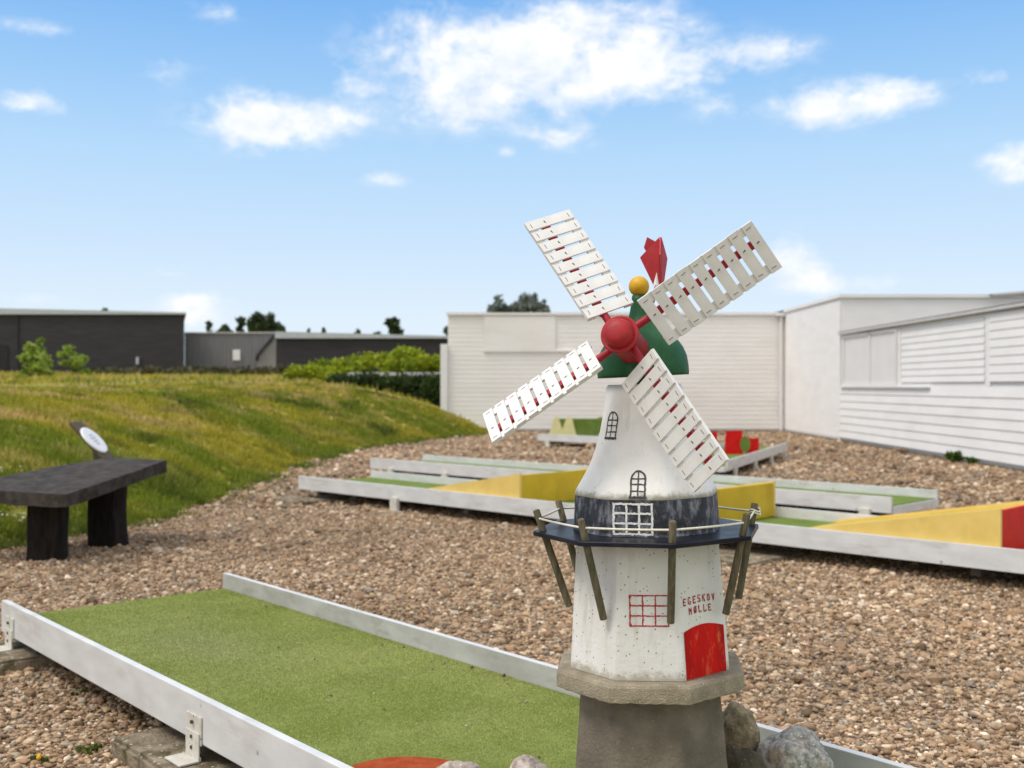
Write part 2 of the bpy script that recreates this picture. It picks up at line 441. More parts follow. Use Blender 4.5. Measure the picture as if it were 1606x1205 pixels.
stones('gravel_stones', 4.1, 10.5, 3300, .0200, 1, 14, 'tan gravel of the middle ground behind the small windmill')
stones('gravel_stones', 10.5, 28, 430, .042, 1, 10, 'distant brown gravel before the white building')

# ------------------------------------------------------------------ grass
def blades(name, n, region, hmin, hmax, wid, colf, label, lean=.5, mat='blade', cat='grass'):
    x, y, z = region(n)
    n = len(x)
    h = rng.uniform(hmin, hmax, n) * (.35 + 1.1 * fbm(x * 1.6, y * 1.6, 41) + .5 * (rng.random(n) < .04))
    w = wid * (1 + .6 * rng.random(n)) * np.clip(y / 9., .35, 3)
    a = rng.uniform(0, 2 * np.pi, n); la = rng.uniform(0, 2 * np.pi, n); l = np.abs(rng.normal(0, lean, n)) * h
    dx, dy = np.cos(a) * w, np.sin(a) * w
    tx, ty = np.cos(la) * l, np.sin(la) * l
    V = np.zeros((n, 5, 3))
    V[:, 0] = np.stack([x - dx, y - dy, z - .01], -1); V[:, 1] = np.stack([x + dx, y + dy, z - .01], -1)
    V[:, 2] = np.stack([x - dx * .7 + tx * .35, y - dy * .7 + ty * .35, z + h * .6], -1); V[:, 3] = np.stack([x + dx * .7 + tx * .35, y + dy * .7 + ty * .35, z + h * .6], -1)
    V[:, 4] = np.stack([x + tx, y + ty, z + h * np.clip(1 - .4 * l / h, .3, 1)], -1)
    b = (np.arange(n) * 5)[:, None]
    F = np.concatenate([b + np.array([[0, 1, 3]]), b + np.array([[0, 3, 2]]), b + np.array([[2, 3, 4]])])
    C = np.repeat(np.clip(colf(x, y, n), 0, 1), 5, axis=0)
    o = raw_mesh(name, V.reshape(-1, 3), F, M[mat], C, smooth=False)
    prop(o, label, cat, None, 'stuff')
    return o
def bank_region(y0, y1, smax):
    def f(n):
        u = rng.random(n); y = y0 * (y1 / y0) ** u
        s = rng.random(n) ** 1.25 * smax - .12
        x = xb(y) - s
        ok = (x > -.62 * y - np.maximum(0, 9 - y) * .5 - .6) & ((x < -1.9) | (y < 27.8)) & (vnoise(x * 7, y * 7, 12) > .22)
        x, y = x[ok], y[ok]
        return x, y, bank_h(x, y)
    return f
def bank_col(x, y, n):
    a = fbm(x * .55 + 3, y * .55, 61); b = fbm(x * 1.9, y * 1.9, 62); s = np.clip((xb(y) - x) / 4.6, 0, 1.3)
    green = np.array([.205, .255, .020]); olive = np.array([.43, .375, .040]); dry = np.array([.62, .45, .19]); dark = np.array([.085, .120, .014])
    t = np.clip((a - .42) * 3.2 + .30 * s, 0, 1)[:, None]
    c = green * (1 - t) + olive * t
    d = np.clip((b - .48) * 3.8 * np.clip(s * 1.5, .15, 1), 0, .85)[:, None]
    c = c * (1 - d) + dry * d
    k = np.clip((.40 - fbm(x * 1.1, y * 1.1, 63)) * 5, 0, .85)[:, None]
    c = c * (1 - k) + dark * k
    return c * rng.uniform(.7, 1.3, (n, 1))
blades('bank_grass', 300000, bank_region(6.2, 29, 9.0), .045, .125, .0040, bank_col, 'rough yellow green grass covering the bank', lean=.55)
def plateau_region(n):
    y = rng.uniform(29, 62, n); x = rng.uniform(-34, -2.2, n)
    ok = x > -.55 * y
    x, y = x[ok], y[ok]
    return x, y, bank_h(x, y)
blades('meadow_grass', 26000, plateau_region, .08, .22, .006, bank_col, 'taller rough grass in front of the dark buildings', lean=.45)
def edge_region(n):
    y = 7.6 * (27 / 7.6) ** rng.random(n); x = xb(y) + rng.normal(.05, .13, n)
    ok = vnoise(x * 5, y * 5, 8) > .5
    x, y = x[ok], y[ok]
    return x, y, np.maximum(gz(x, y), bank_h(x, y))
blades('edge_grass', 16000, edge_region, .03, .11, .0035, lambda x, y, n: np.array([.13, .17, .02]) * rng.uniform(.6, 1.5, (n, 1)), 'thin grass growing out of the gravel edge', lean=.7)
# little white clover flowers beside the bench
def flower_dots():
    n = 170
    y = rng.uniform(7.6, 9.6, n); x = rng.uniform(-4.6, -3.35, n)
    ok = x < xb(y) - .05
    x, y = x[ok], y[ok]; n = len(x)
    z = bank_h(x, y) + rng.uniform(.08, .17, n)
    v, f = ico(1); r = rng.uniform(.008, .017, n)
    V = v[None] * r[:, None, None] * np.array([1, 1, .7]) + np.stack([x, y, z], -1)[:, None]
    F = (f[None] + (np.arange(n) * len(v))[:, None, None]).reshape(-1, 3)
    o = raw_mesh('clover_flowers', V.reshape(-1, 3), F, M['leaf'], np.tile([.62, .64, .5], (n * len(v), 1)), True)
    prop(o, 'small white clover flowers in the grass by the bench', 'flowers', None, 'stuff')
flower_dots()

# ------------------------------------------------------------------ leaf clouds
def leaf_mesh(name, blobs, n, size, cols, parent=None, seed=1, shell=.55, flat=.0):
    """blobs: list of (x, y, z, rx, ry, rz); leaf quads scattered through each"""
    g = np.random.default_rng(seed)
    B = np.array(blobs, float); wt = (B[:, 3] * B[:, 4] * B[:, 5]) ** .67; wt /= wt.sum()
    k = g.choice(len(B), n, p=wt)
    d = g.normal(size=(n, 3)); d /= np.linalg.norm(d, axis=1)[:, None]
    r = (shell + (1 - shell) * g.random(n)) * (1 + .18 * g.normal(size=n))
    P = B[k, :3] + d * r[:, None] * B[k, 3:]
    a = g.normal(size=(n, 3)); a /= np.linalg.norm(a, axis=1)[:, None]
    b = np.cross(a, g.normal(size=(n, 3))); b /= np.linalg.norm(b, axis=1)[:, None]
    s = size * g.uniform(.6, 1.4, n)[:, None]
    V = np.stack([P - a * s, P + b * s * .55, P + a * s, P - b * s * .55], 1)
    F = np.arange(n * 4).reshape(n, 4)
    cl = np.array(cols); bt = g.random(len(B))[k]; t = np.clip(bt * .7 + .3 * g.random(n), 0, .999)
    idx = (t * (len(cl) - 1)); i0 = idx.astype(int); fr = (idx - i0)[:, None]
    C = (cl[i0] * (1 - fr) + cl[np.minimum(i0 + 1, len(cl) - 1)] * fr) * g.uniform(.7, 1.3, (n, 1))
    return raw_mesh(name, V.reshape(-1, 3), F, M['leaf'], np.repeat(np.clip(C, 0, 1), 4, axis=0), False, parent)

def tree(name, label, cat, base, height, blobs, n, size, cols, seed, group=None, rad=None, trunk_top=.6):
    """base point on the ground; blobs relative to base"""
    root = empty(name, base); prop(root, label, cat, group)
    g = random.Random(seed)
    rad = rad or height * .022
    mb = MB()
    pts = [(0, 0, -.3), (g.uniform(-.03, .03) * height, 0, height * .3), (g.uniform(-.04, .04) * height, 0, height * trunk_top), (g.uniform(-.03, .03) * height, 0, height * .88)]
    mb.tube(pts, [rad * 1.3, rad, rad * .65, rad * .2], 8)
    for b in blobs[:10]:
        z0 = min(b[2], height * trunk_top) * g.uniform(.55, .85)
        p0 = Vector((0, 0, z0)); p1 = Vector(b[:3])
        mid = p0.lerp(p1, .5) + Vector((0, 0, -.06 * height * .3))
        mb.tube([p0, mid, p1], [rad * .5, rad * .32, rad * .1], 6)
    mb.build('trunk', M['bark'], root)
    leaf_mesh('crown', blobs, n, size, cols, root, seed)
    return root

# ------------------------------------------------------------------ golf lanes
ZR = .25      # rail top
ZT = .175     # turf
def frame_of(o, u, v):
    u = Vector((u[0], u[1], 0)).normalized(); v = Vector((v[0], v[1], 0)).normalized()
    return Matrix(((u.x, v.x, 0, o[0]), (u.y, v.y, 0, o[1]), (0, 0, 1, 0), (0, 0, 0, 1)))
def foot(parent, L, side, v_out, plate=True):
    """L-shaped steel bracket fixed to the rail's outer face; side=-1 outward is -v"""
    mb = MB()
    s = side; v0 = v_out
    def vb(a, b): return (v0 + s * a, v0 + s * b) if s > 0 else (v0 + s * b, v0 + s * a)
    y0, y1 = vb(.001, .006); mb.box(L - .054, L + .048, y0, y1, .108, .195, bev=.0015)
    y0, y1 = vb(.0065, .011); mb.box(L - .049, L + .043, y0, y1, .072, .145, bev=.0015)
    y0, y1 = vb(.0115, .075); mb.box(L - .056, L + .050, y0, y1, .061, .067, bev=.0015)
    y0, y1 = vb(.003, .0115); mb.box(L - .049, L + .043, y0, y1, .061, .074)
    for zz in (.172, .128, .095):
        c = Vector((L, v0 + s * .0085, zz))
        mb.tube([c, c + Vector((0, s * .006, 0))], .006, 8, 1)
    return mb.build('bracket', [M['bracket'], M['staple']], parent)
def stand(parent, L, v):
    mb = MB(); mb.box(L - .05, L + .05, v - .02, v + .02, -.03, .14, bev=.004); mb.box(L - .09, L + .09, v - .06, v + .06, -.03, .012, bev=.004)
    return mb.build('foot', M['bracket'], parent)
def lane(label, o, u, v, length, width, turf, feet=(), backs=True, end_board=False, near=False):
    root = empty('golf_lane'); root.matrix_world = frame_of(o, u, v)
    prop(root, label, 'golf lane', 'miniature golf lanes on the gravel')
    mb = MB(); mb.box(-length + .012, -.02, .002, width - .002, ZT - .045, ZT); mb.build('turf', turf, root)
    for (a, b) in ((-.026, 0), (width, width + .026)):
        r = MB(); r.box(-length, 0, a, b, .112, ZR, bev=.003)
        if a < 0: r.box(-length + .01, -.01, b + .0005, b + .03, .112, .128)
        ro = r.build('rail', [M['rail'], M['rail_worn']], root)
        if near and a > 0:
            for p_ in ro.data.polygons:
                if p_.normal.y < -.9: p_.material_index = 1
    k = max(2, int(length / 1.6))
    for i in range(k):
        x = -length + .3 + (length - .6) * i / (k - 1)
        MB().box(x - .03, x + .03, .02, width - .02, .06, ZT - .047).build('joist', M['board_dark'], root)
    if end_board:
        MB().box(-length - .016, -length - .0005, .0, width, .10, .172, bev=.003).build('end_board', M['rail'], root)
    return root

UA = (-.657, .754); VA = (.754, .657)
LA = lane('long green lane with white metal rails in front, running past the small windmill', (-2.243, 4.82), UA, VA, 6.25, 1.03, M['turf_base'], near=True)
foot(LA, -.13, -1, -.026); foot(LA, -1.965, -1, -.026); foot(LA, -3.9, -1, -.026)
# red felt target patch on the turf
mb = MB()
pts = []
FA = frame_of((-2.243, 4.82), UA, VA); FAi = FA.inverted()
c = FAi @ Vector((-.275, 2.765, 0))
for k in range(48):
    t = 2 * math.pi * k / 48; r = .205 * (1 + .015 * math.sin(5 * t))
    pts.append((c.x + r * math.cos(t), max(.004, c.y + r * math.sin(t))))
n = len(pts)
lo = [Vector((x, y, ZT + .001)) for x, y in pts]; hi = [Vector((x, y, ZT + .009)) for x, y in pts]
mb.rings([lo, hi], False, True)
mb.build('target_patch', M['felt_red'], LA)

# short fibres of the artificial turf
def turf_fibres():
    n = 460000
    uu = -np.abs(rng.beta(1.1, 1.25, n)) * 3.6 - .02; vv = rng.uniform(.006, 1.024, n)
    n = len(uu)
    P = np.array(FA)
    x = P[0, 0] * uu + P[0, 1] * vv + P[0, 3]; y = P[1, 0] * uu + P[1, 1] * vv + P[1, 3]
    h = rng.uniform(.0018, .0040, n); w = .00085 * np.clip(y / 3.2, .8, 1.6)
    a = rng.uniform(0, 2 * np.pi, n); lx, ly = rng.normal(0, .003, n), rng.normal(0, .003, n)
    V = np.zeros((n, 3, 3))
    V[:, 0] = np.stack([x - np.cos(a) * w, y - np.sin(a) * w, np.full(n, ZT)], -1)
    V[:, 1] = np.stack([x + np.cos(a) * w, y + np.sin(a) * w, np.full(n, ZT)], -1)
    V[:, 2] = np.stack([x + lx, y + ly, ZT + h], -1)
    b = np.clip((fbm(x * 1.7, y * 1.7, 91)[:, None] - .5) * 1.7 + .5, 0, 1)
    worn = np.exp(-(((uu + 1.05) / .38) ** 2 + ((vv - .42) / .22) ** 2))[:, None] * .55
    C = np.array([.300, .350, .090]) * (1 - b) + np.array([.455, .475, .19]) * b
    C = C * (1 - worn) + np.array([.46, .45, .27]) * worn
    edge = np.clip(1 - np.minimum(vv, 1.03 - vv) / .035, 0, 1)[:, None] * (rng.random((n, 1)) < .5)
    C = C * (1 - .6 * edge) + np.array([.30, .25, .15]) * .6 * edge
    C = C * (.88 + .24 * fbm(uu * 9, vv * 3, 95))[:, None] * np.exp(rng.normal(0, .24, (n, 1)))
    o = raw_mesh('turf_fibre', (np.array(FAi.to_3x3()) @ (V.reshape(-1, 3) - P[:3, 3]).T).T, np.arange(n * 3).reshape(n, 3), M['fibre'], np.repeat(np.clip(C, 0, 1), 3, axis=0), False, LA)
    o['kind'] = 'stuff'
turf_fibres()

def turf_litter():
    v, f = ico(2); n = 34
    uu = -rng.uniform(.1, 3.4, n); vv = np.where(rng.random(n) < .6, 1.03 - np.abs(rng.normal(0, .06, n)) - .012, rng.uniform(.03, 1., n))
    r = rng.uniform(.0025, .0065, n)
    V = v[None] * (r[:, None, None] * rng.uniform(.6, 1.2, (n, 1, 3))) + np.stack([uu, np.clip(vv, .02, 1.01), ZT + .003 + r * .3], -1)[:, None]
    F = (f[None] + (np.arange(n) * len(v))[:, None, None]).reshape(-1, 3)
    o = raw_mesh('gravel_crumbs', V.reshape(-1, 3), F, M['stone'], np.repeat(PAL[rng.integers(0, 6, n)] * .8, len(v), axis=0), True)
    o.matrix_world = FA
    prop(o, 'few gravel crumbs lying on the green turf of the front lane', 'gravel', None, 'stuff')
turf_litter()

def slab(label, F, x0, x1, y0, y1, z0, z1, seed):
    bm = bmesh.new(); bmesh.ops.create_cube(bm, size=1)
    for q in bm.verts: q.co = Vector(((x0 + x1) / 2 + q.co.x * (x1 - x0), (y0 + y1) / 2 + q.co.y * (y1 - y0), (z0 + z1) / 2 + q.co.z * (z1 - z0)))
    bmesh.ops.bevel(bm, geom=list(bm.edges), offset=.012, segments=2, affect='EDGES')
    bmesh.ops.subdivide_edges(bm, edges=bm.edges, cuts=6, use_grid_fill=True)
    for q in bm.verts:
        nz = mnoise.noise_vector(q.co * 9 + Vector((seed * 5, 0, 0))); q.co += nz * .007
    me = bpy.data.meshes.new('concrete_slab'); bm.to_mesh(me); bm.free()
    me.materials.append(M['concrete'])
    o = bpy.data.objects.new('concrete_slab', me); COL.objects.link(o); o.matrix_world = F
    prop(o, label, 'concrete slab', 'concrete slabs under the lanes')
slab('mossy concrete slab at the far left end of the front lane', FA, -.36, .05, -.42, 1.25, -.05, .06, 1)
slab('rough concrete slab under the rail bracket near the bottom edge', FA, -2.20, -1.60, -.148, 1.2, -.05, .06, 2)

UB = (-.7095, .7047); VB = (.7047, .7095)
LB = lane('middle lane with three yellow ramps crossing behind the small windmill', (-2.237, 11.45), UB, VB, 9.6, .93, M['turf_far'])
for L in (-1.63, -4.5, -8.4): stand(LB, L, -.045)
for i, L in enumerate((-2.1, -4.0, -6.06)):
    L1 = L - 1.14
    top = .455 if i < 2 else .475
    rt = empty('yellow_ramp', (0, 0, 0), 0, None)
    rt.matrix_world = frame_of((-2.237, 11.45), UB, VB)
    prop(rt, ['yellow wooden ramp at the left of the small windmill', 'yellow wooden ramp partly hidden behind the windmill, seen right of it', 'yellow wooden ramp with red end board at the right edge'][i], 'ramp', 'ramps on the middle lane')
    zs = ZT + .004
    L0 = L + .40
    for (a, b) in ((.004, .030), (.90, .926)):
        MB().prism([(L0, zs), (L1, zs), (L1, top), (L0, zs + .012)], a, b).build('side_board', M['ramp_yellow'], rt)
    e = MB().box(L1 + .006, L1 + .030, .031, .899, zs, top - .014, bev=.002).build('end_board', M['board_red'] if i == 2 else M['ramp_gold'], rt)
    if i == 2: e['label'] = 'red end board'
    d = MB(); d.prism([(L0 - .02, zs + .001), (L1 + .031, top - .050), (L1 + .031, top - .034), (L0 - .08, zs + .010)], .0305, .8995)
    d.build('deck', M['ramp_gold'], rt)
slab('flat grey slab lying under the left end of the middle lane', frame_of((-2.237, 11.45), UB, VB), -.5, .12, -.35, .5, -.04, .028, 3)
slab('flat grey slab beside the middle lane right of the windmill', frame_of((-2.237, 11.45), UB, VB), -5.75, -5.2, -.42, .3, -.04, .028, 4)

LC = lane('back lane with pale rails raised on feet over the gravel', (-1.85, 14.29), (-.709, .705), (.705, .709), 7.18, .88, M['turf_far'], end_board=True)
for L in (-.45, -1.5, -3.0, -4.5, -6.0, -6.95): stand(LC, L, -.045)
LD = lane('short distant lane by the white wall with a cream notched obstacle', (.52, 21.5), UB, VB, 3.5, .9, M['turf_far'])
for L in (-.3, -1.6, -3.0): stand(LD, L, -.045)
LE = lane('angled distant lane with red boards, by the white side wall', (4.57, 18.1), (.395, .919), (-.919, .395), 4.7, .9, M['turf_far'], end_board=True)
for L in (-.4, -1.6, -2.9, -4.3): stand(LE, L, -.045)

# cream obstacle with a V notch on the far lane
ob = empty('notched_obstacle', (1.02, 21.55, ZT)); prop(ob, 'cream trapezoid obstacle with a V notch on the farthest lane', 'golf obstacle')
MB().prism([(-.30, 0), (.27, 0), (.17, .40), (.07, .40), (-.02, .16), (-.10, .40), (-.18, .40)], -.015, .015).build('panel', M['obstacle_cream'], ob)
mb = MB(); mb.prism([(-.16, .0), (1.35, .0), (1.35, .37), (.75, .39), (.70, .36), (-.10, .36)], .02, .45); mb.build('tunnel', M['turf_far'], ob)
# red boards on the angled lane
rb = empty('red_board_obstacle', (3.38, 16.2, ZT)); prop(rb, 'red board obstacle with a green opening on the angled distant lane', 'golf obstacle')
for x, w, h, yy in ((-.34, .16, .33, .25), (-.07, .28, .36, .0), (.24, .20, .24, .12)):
    b = MB(); b.prism([(x - w / 2, 0), (x + w / 2, 0), (x + w / 2 * .9, h), (x - w / 2 * .8, h * .96)], yy - .015, yy + .015); b.build('board', M['board_red'], rb)
b = MB(); b.prism([(.10 + .075 * math.cos(t), .15 + .12 * math.sin(t)) for t in [2 * math.pi * k / 20 for k in range(20)]], -.035, -.017); b.build('opening', M['turf_far'], rb)

# ------------------------------------------------------------------ windmill
ZB = ZT                                # base stands on the turf
MW = Matrix.Translation((.3362, 2.6, ZB)) @ Matrix.Rotation(-.0187, 4, 'Y') @ Matrix.Rotation(R(-7.2), 4, 'Z')
MWi = MW.inverted()
WM = empty('windmill'); WM.matrix_world = MW
prop(WM, 'small white model windmill with red hub, green cap and slatted sails', 'model windmill')
def zl(z): return z - ZB
def oct_r(a, th, rot):
    d = (th - rot + 22.5) % 45 - 22.5
    return a / math.cos(R(d))
def oct_ring(a, z, rot, soft=2.2, rnd=0.0, fine=False, cut=.02):
    pts = []
    if fine: angs = [k * 3.75 for k in range(96)]
    else: angs = sorted([(rot + 22.5 + 45 * k + d) % 360 for k in range(8) for d in (-soft, 0, soft)])
    for th in angs:
        r = oct_r(a, th, rot)
        dv = abs((th - rot + 22.5) % 45 - 22.5)
        r -= a * .008 * max(0, 1 - (22.5 - dv) / max(soft, .1)) if not fine else a * cut * max(0, 1 - (22.5 - dv) / 6)
        r = r * (1 - rnd) + a * 1.035 * rnd
        pts.append(Vector((r * math.sin(R(th)), -r * math.cos(R(th)), zl(z))))
    return pts
ROT = -10.0
# plinth
mb = MB()
rs = []
for k in range(9):
    t = k / 8; z = ZB + .002 + (.497 - ZB) * t; a = .187 - .026 * t
    rs.append([p + Vector((mnoise.noise(p * 40), mnoise.noise(p * 40 + Vector((9, 0, 0))), 0)) * .0012 for p in oct_ring(a, z, 0)])
mb.rings(rs); mb.build('plinth', M['plinth'], WM)
# collar with a ragged lower edge
mb = MB(); rs = []
for z, a, rag in ((.4975, .200, .0), (.4980, .213, .0022), (.5005, .2165, .0022), (.510, .2172, .0010), (.522, .2170, .0007), (.5325, .2160, .0005), (.5385, .2125, .0005), (.5405, .208, .0003)):
    ring = []
    base = oct_ring(a, z, 0, fine=True, cut=.006)
    for p in base:
        q = mnoise.noise(p * 55 + Vector((0, 0, 3))); q2 = mnoise.noise(p * 130)
        ring.append(p * (1 + 0 * q) + Vector((p.x, p.y, 0)).normalized() * rag * q + Vector((0, 0, rag * (1.2 * q + 1.3 * q2) if z < .505 else 0)))
    rs.append(ring)
mb.rings(rs, smooth=False); mb.build('collar', M['collar'], WM)
# lower body
LZ0, LZ1, LA0, LA1 = .5415, .848, .184, .1645
def low_a(z): return LA0 + (LA1 - LA0) * (z - LZ0) / (LZ1 - LZ0)
mb = MB(); mb.rings([oct_ring(low_a(z), z, 0) for z in np.linspace(LZ0, LZ1, 7)]); mb.build('lower_body', M['mill_white'], WM)
# platform
mb = MB(); mb.rings([oct_ring(.2495, .8485, ROT, .5), oct_ring(.254, .850, ROT, .5), oct_ring(.254, .858, ROT, .5), oct_ring(.2525, .8598, ROT, .5)]); mb.build('platform', M['platform'], WM)
# black band
def band_a(z): return .1675 + (.163 - .1675) * (z - .860) / .085
mb = MB(); mb.rings([oct_ring(band_a(z) + (.002 if z < .866 else 0), z, ROT, fine=True, rnd=.12) for z in (.8603, .866, .89, .915, .938, .9425)], smooth=False)
mb.build('band', M['mill_band'], WM)
# upper body
UZ = [.9430, .948, .978, 1.012, 1.055, 1.079, 1.112, 1.146, 1.203]
UAx = [.1640, .1655, .148, .1295, .1135, .107, .100, .0945, .0865]
def up_a(z): return float(np.interp(z, UZ, UAx))
def up_rnd(z): return float(np.interp(z, [.943, .98, 1.06, 1.2], [.12, .25, .6, .85]))
from bisect import bisect
def smooth_a(z):
    zs = np.linspace(z - .012, z + .012, 7); return float(np.mean([up_a(max(.948, min(1.203, q))) for q in zs]))
mb = MB(); rs = [oct_ring(.1625, .9428, ROT, fine=True, rnd=.12)]
for z in np.linspace(.948, 1.198, 34): rs.append(oct_ring(smooth_a(z), z, ROT, fine=True, rnd=up_rnd(z)))
rs.append(oct_ring(.083, 1.2035, ROT, fine=True, rnd=.85))
mb.rings(rs, smooth=True); mb.build('upper_body', M['mill_white_up'], WM)

# painted marks: ribbons laid on the surface
def flat_map(th, afun, eps):
    nrm = Vector((math.sin(R(th)), -math.cos(R(th)), 0)); tan = Vector((math.cos(R(th)), math.sin(R(th)), 0))
    return lambda u, z: nrm * (afun(z) + eps) + tan * u + Vector((0, 0, zl(z)))
def curve_map(th, afun, rfun, eps):
    def f(u, z):
        a = afun(z); ang = th + math.degrees(u / a)
        r = oct_r(a, ang, ROT)
        dv = abs((ang - ROT + 22.5) % 45 - 22.5)
        r -= a * .02 * max(0, 1 - (22.5 - dv) / 6)
        rn = rfun(z); r = r * (1 - rn) + a * 1.035 * rn + eps
        return Vector((r * math.sin(R(ang)), -r * math.cos(R(ang)), zl(z)))
    return f
wr = random.Random(5)
def ribbon(mb, pts, w, fm, wob=.0006, step=.004):
    # resample
    P = [Vector((*p, 0)) for p in pts]; Q = [P[0]]
    for a, b in zip(P[:-1], P[1:]):
        k = max(1, int((b - a).length / step))
        for i in range(1, k + 1): Q.append(a.lerp(b, i / k))
    L, Rr = [], []
    for i, p in enumerate(Q):
        d = (Q[min(i + 1, len(Q) - 1)] - Q[max(i - 1, 0)]).normalized(); nn = Vector((-d.y, d.x, 0))
        ww = w / 2 * (1 + .25 * wr.uniform(-1, 1)); o = nn * wr.uniform(-wob, wob)
        L.append(fm(*(p + nn * ww + o)[:2])); Rr.append(fm(*(p - nn * ww + o)[:2]))
    n = len(Q)
    mb.add(L + Rr, [(i, i + n, i + n + 1, i + 1) for i in range(n - 1)])
def grid_window(mb, u0, u1, z0, z1, nu, nz, w, fm, rows=None, wob=.0006):
    us = [u0 + (u1 - u0) * k / nu for k in range(nu + 1)]
    zs = rows or [z0 + (z1 - z0) * k / nz for k in range(nz + 1)]
    for u in us: ribbon(mb, [(u, z0), (u, z1)], w, fm, wob)
    for z in zs: ribbon(mb, [(u0 - w / 2, z), (u1 + w / 2, z)], w, fm, wob)
fm = flat_map(0, low_a, .0008)
mb = MB(); grid_window(mb, -.0405, .045, .6625, .7300, 3, 3, .0032, fm)
ribbon(mb, [(-.0405, .668), (-.037, .6625)], .004, fm); ribbon(mb, [(-.0405, .725), (-.037, .730)], .004, fm)
w = mb.build('window', M['mill_paint_red'], WM); w['label'] = 'painted red lattice window on the lower body'
fm = curve_map(ROT - .5, band_a, lambda z: .12, .0012)
mb = MB(); grid_window(mb, -.0425, .0425, .8655, .9345, 3, 3, .0046, fm, rows=[.867, .8905, .913, .934], wob=.0008)
w = mb.build('window', M['mill_paint_white'], WM); w['label'] = 'painted white lattice window on the black band'
def arch_window(th, zc, wid, h, lw):
    fm = curve_map(th, smooth_a, up_rnd, .0012); mb = MB()
    z0, z1 = zc - h / 2, zc + h / 2; sp = z1 - wid * .62
    arch = [(-wid / 2, z0), (-wid / 2, sp)] + [(-wid / 2 * math.cos(t), sp + (z1 - sp) * math.sin(t)) for t in [math.pi * k / 12 for k in range(1, 12)]] + [(wid / 2, sp), (wid / 2, z0)]
    ribbon(mb, arch, lw * 1.25, fm, step=.003)
    ribbon(mb, [(0, z0), (0, z1)], lw, fm)
    for z in (z0 + (sp - z0) * .36, z0 + (sp - z0) * .74, sp + (z1 - sp) * .12): ribbon(mb, [(-wid / 2, z), (wid / 2, z)], lw, fm)
    ribbon(mb, [(-wid / 2 - .004, z0), (wid / 2 + .004, z0)], lw * 2.0, fm)
    w = mb.build('window', M['mill_paint_black'], WM); w['label'] = 'painted black arched window'
arch_window(-6.6, .9775, .0315, .058, .0030)
arch_window(-47.5, 1.1095, .0345, .061, .0026)
# door on the right hand face
fm = flat_map(45, low_a, .001)
mb = MB(); top = []
nU = 14
for i in range(nU + 1):
    u = -.0675 + (.132) * i / nU
    t = (u + .0675) / .132
    zt = .642 + .0165 * math.sin(math.pi * min(1, max(0, .12 + .80 * t)))
    top.append((u, zt))
nz = 10
vs = []; fs = []
for (u, zt) in top:
    for k in range(nz + 1): vs.append(fm(u, .5425 + (zt - .5425) * k / nz))
for i in range(nU):
    for k in range(nz): fs.append((i * (nz + 1) + k, (i + 1) * (nz + 1) + k, (i + 1) * (nz + 1) + k + 1, i * (nz + 1) + k + 1))
mb.add(vs, fs); mb.build('door', M['door_red'], WM)
# hand lettering
GL = {
 'E': [[(0, 0), (0, 1)], [(-.08, 1), (.6, 1), (.6, .82)], [(0, .52), (.4, .52)], [(.4, .62), (.4, .42)], [(-.08, 0), (.6, 0), (.6, .18)]],
 'G': [[(.6, .80), (.48, 1), (.12, 1), (0, .8), (0, .2), (.12, 0), (.48, 0), (.6, .2), (.6, .42), (.34, .42)]],
 'S': [[(.6, .82), (.6, 1), (.1, 1), (0, .86), (0, .64), (.1, .52), (.5, .5), (.6, .38), (.6, .14), (.5, 0), (0, 0), (0, .18)]],
 'K': [[(0, 0), (0, 1)], [(-.1, 1), (.12, 1)], [(-.1, 0), (.12, 0)], [(.58, 1), (.03, .45)], [(.2, .6), (.58, 0)], [(.46, 0), (.68, 0)], [(.46, 1), (.68, 1)]],
 'O': [[(.3, 0), (.08, .12), (0, .5), (.08, .88), (.3, 1), (.52, .88), (.6, .5), (.52, .12), (.3, 0)]],
 'V': [[(0, 1), (.3, 0), (.6, 1)], [(-.1, 1), (.12, 1)], [(.48, 1), (.7, 1)]],
 'M': [[(0, 0), (0, 1), (.34, .4), (.68, 1), (.68, 0)], [(-.1, 0), (.12, 0)], [(.56, 0), (.8, 0)]],
 'Ø': [[(.3, 0), (.08, .12), (0, .5), (.08, .88), (.3, 1), (.52, .88), (.6, .5), (.52, .12), (.3, 0)], [(.02, -.06), (.58, 1.06)]],
 'L': [[(0, 0), (0, 1)], [(-.1, 1), (.12, 1)], [(-.1, 0), (.6, 0), (.6, .2)]],
}
mb = MB()
for word, uc, zc, h, adv in (('EGESKOV', -.0115, .7165, .0145, .0158), ('MØLLE', -.010, .6935, .0140, .0160)):
    n = len(word)
    for i, ch in enumerate(word):
        k = i - (n - 1) / 2
        u0 = uc + k * adv - .3 * h * .8; z0 = zc - h / 2 - abs(k) ** 1.6 * .0005 + (.0002 * wr.uniform(-1, 1))
        sk = wr.uniform(-.05, .05)
        for st in GL[ch]:
            ribbon(mb, [(u0 + (x + sk * y) * h * .78, z0 + y * h) for x, y in st], .0031, fm, wob=.0003, step=.003)
mb.build('lettering', M['mill_text'], WM)

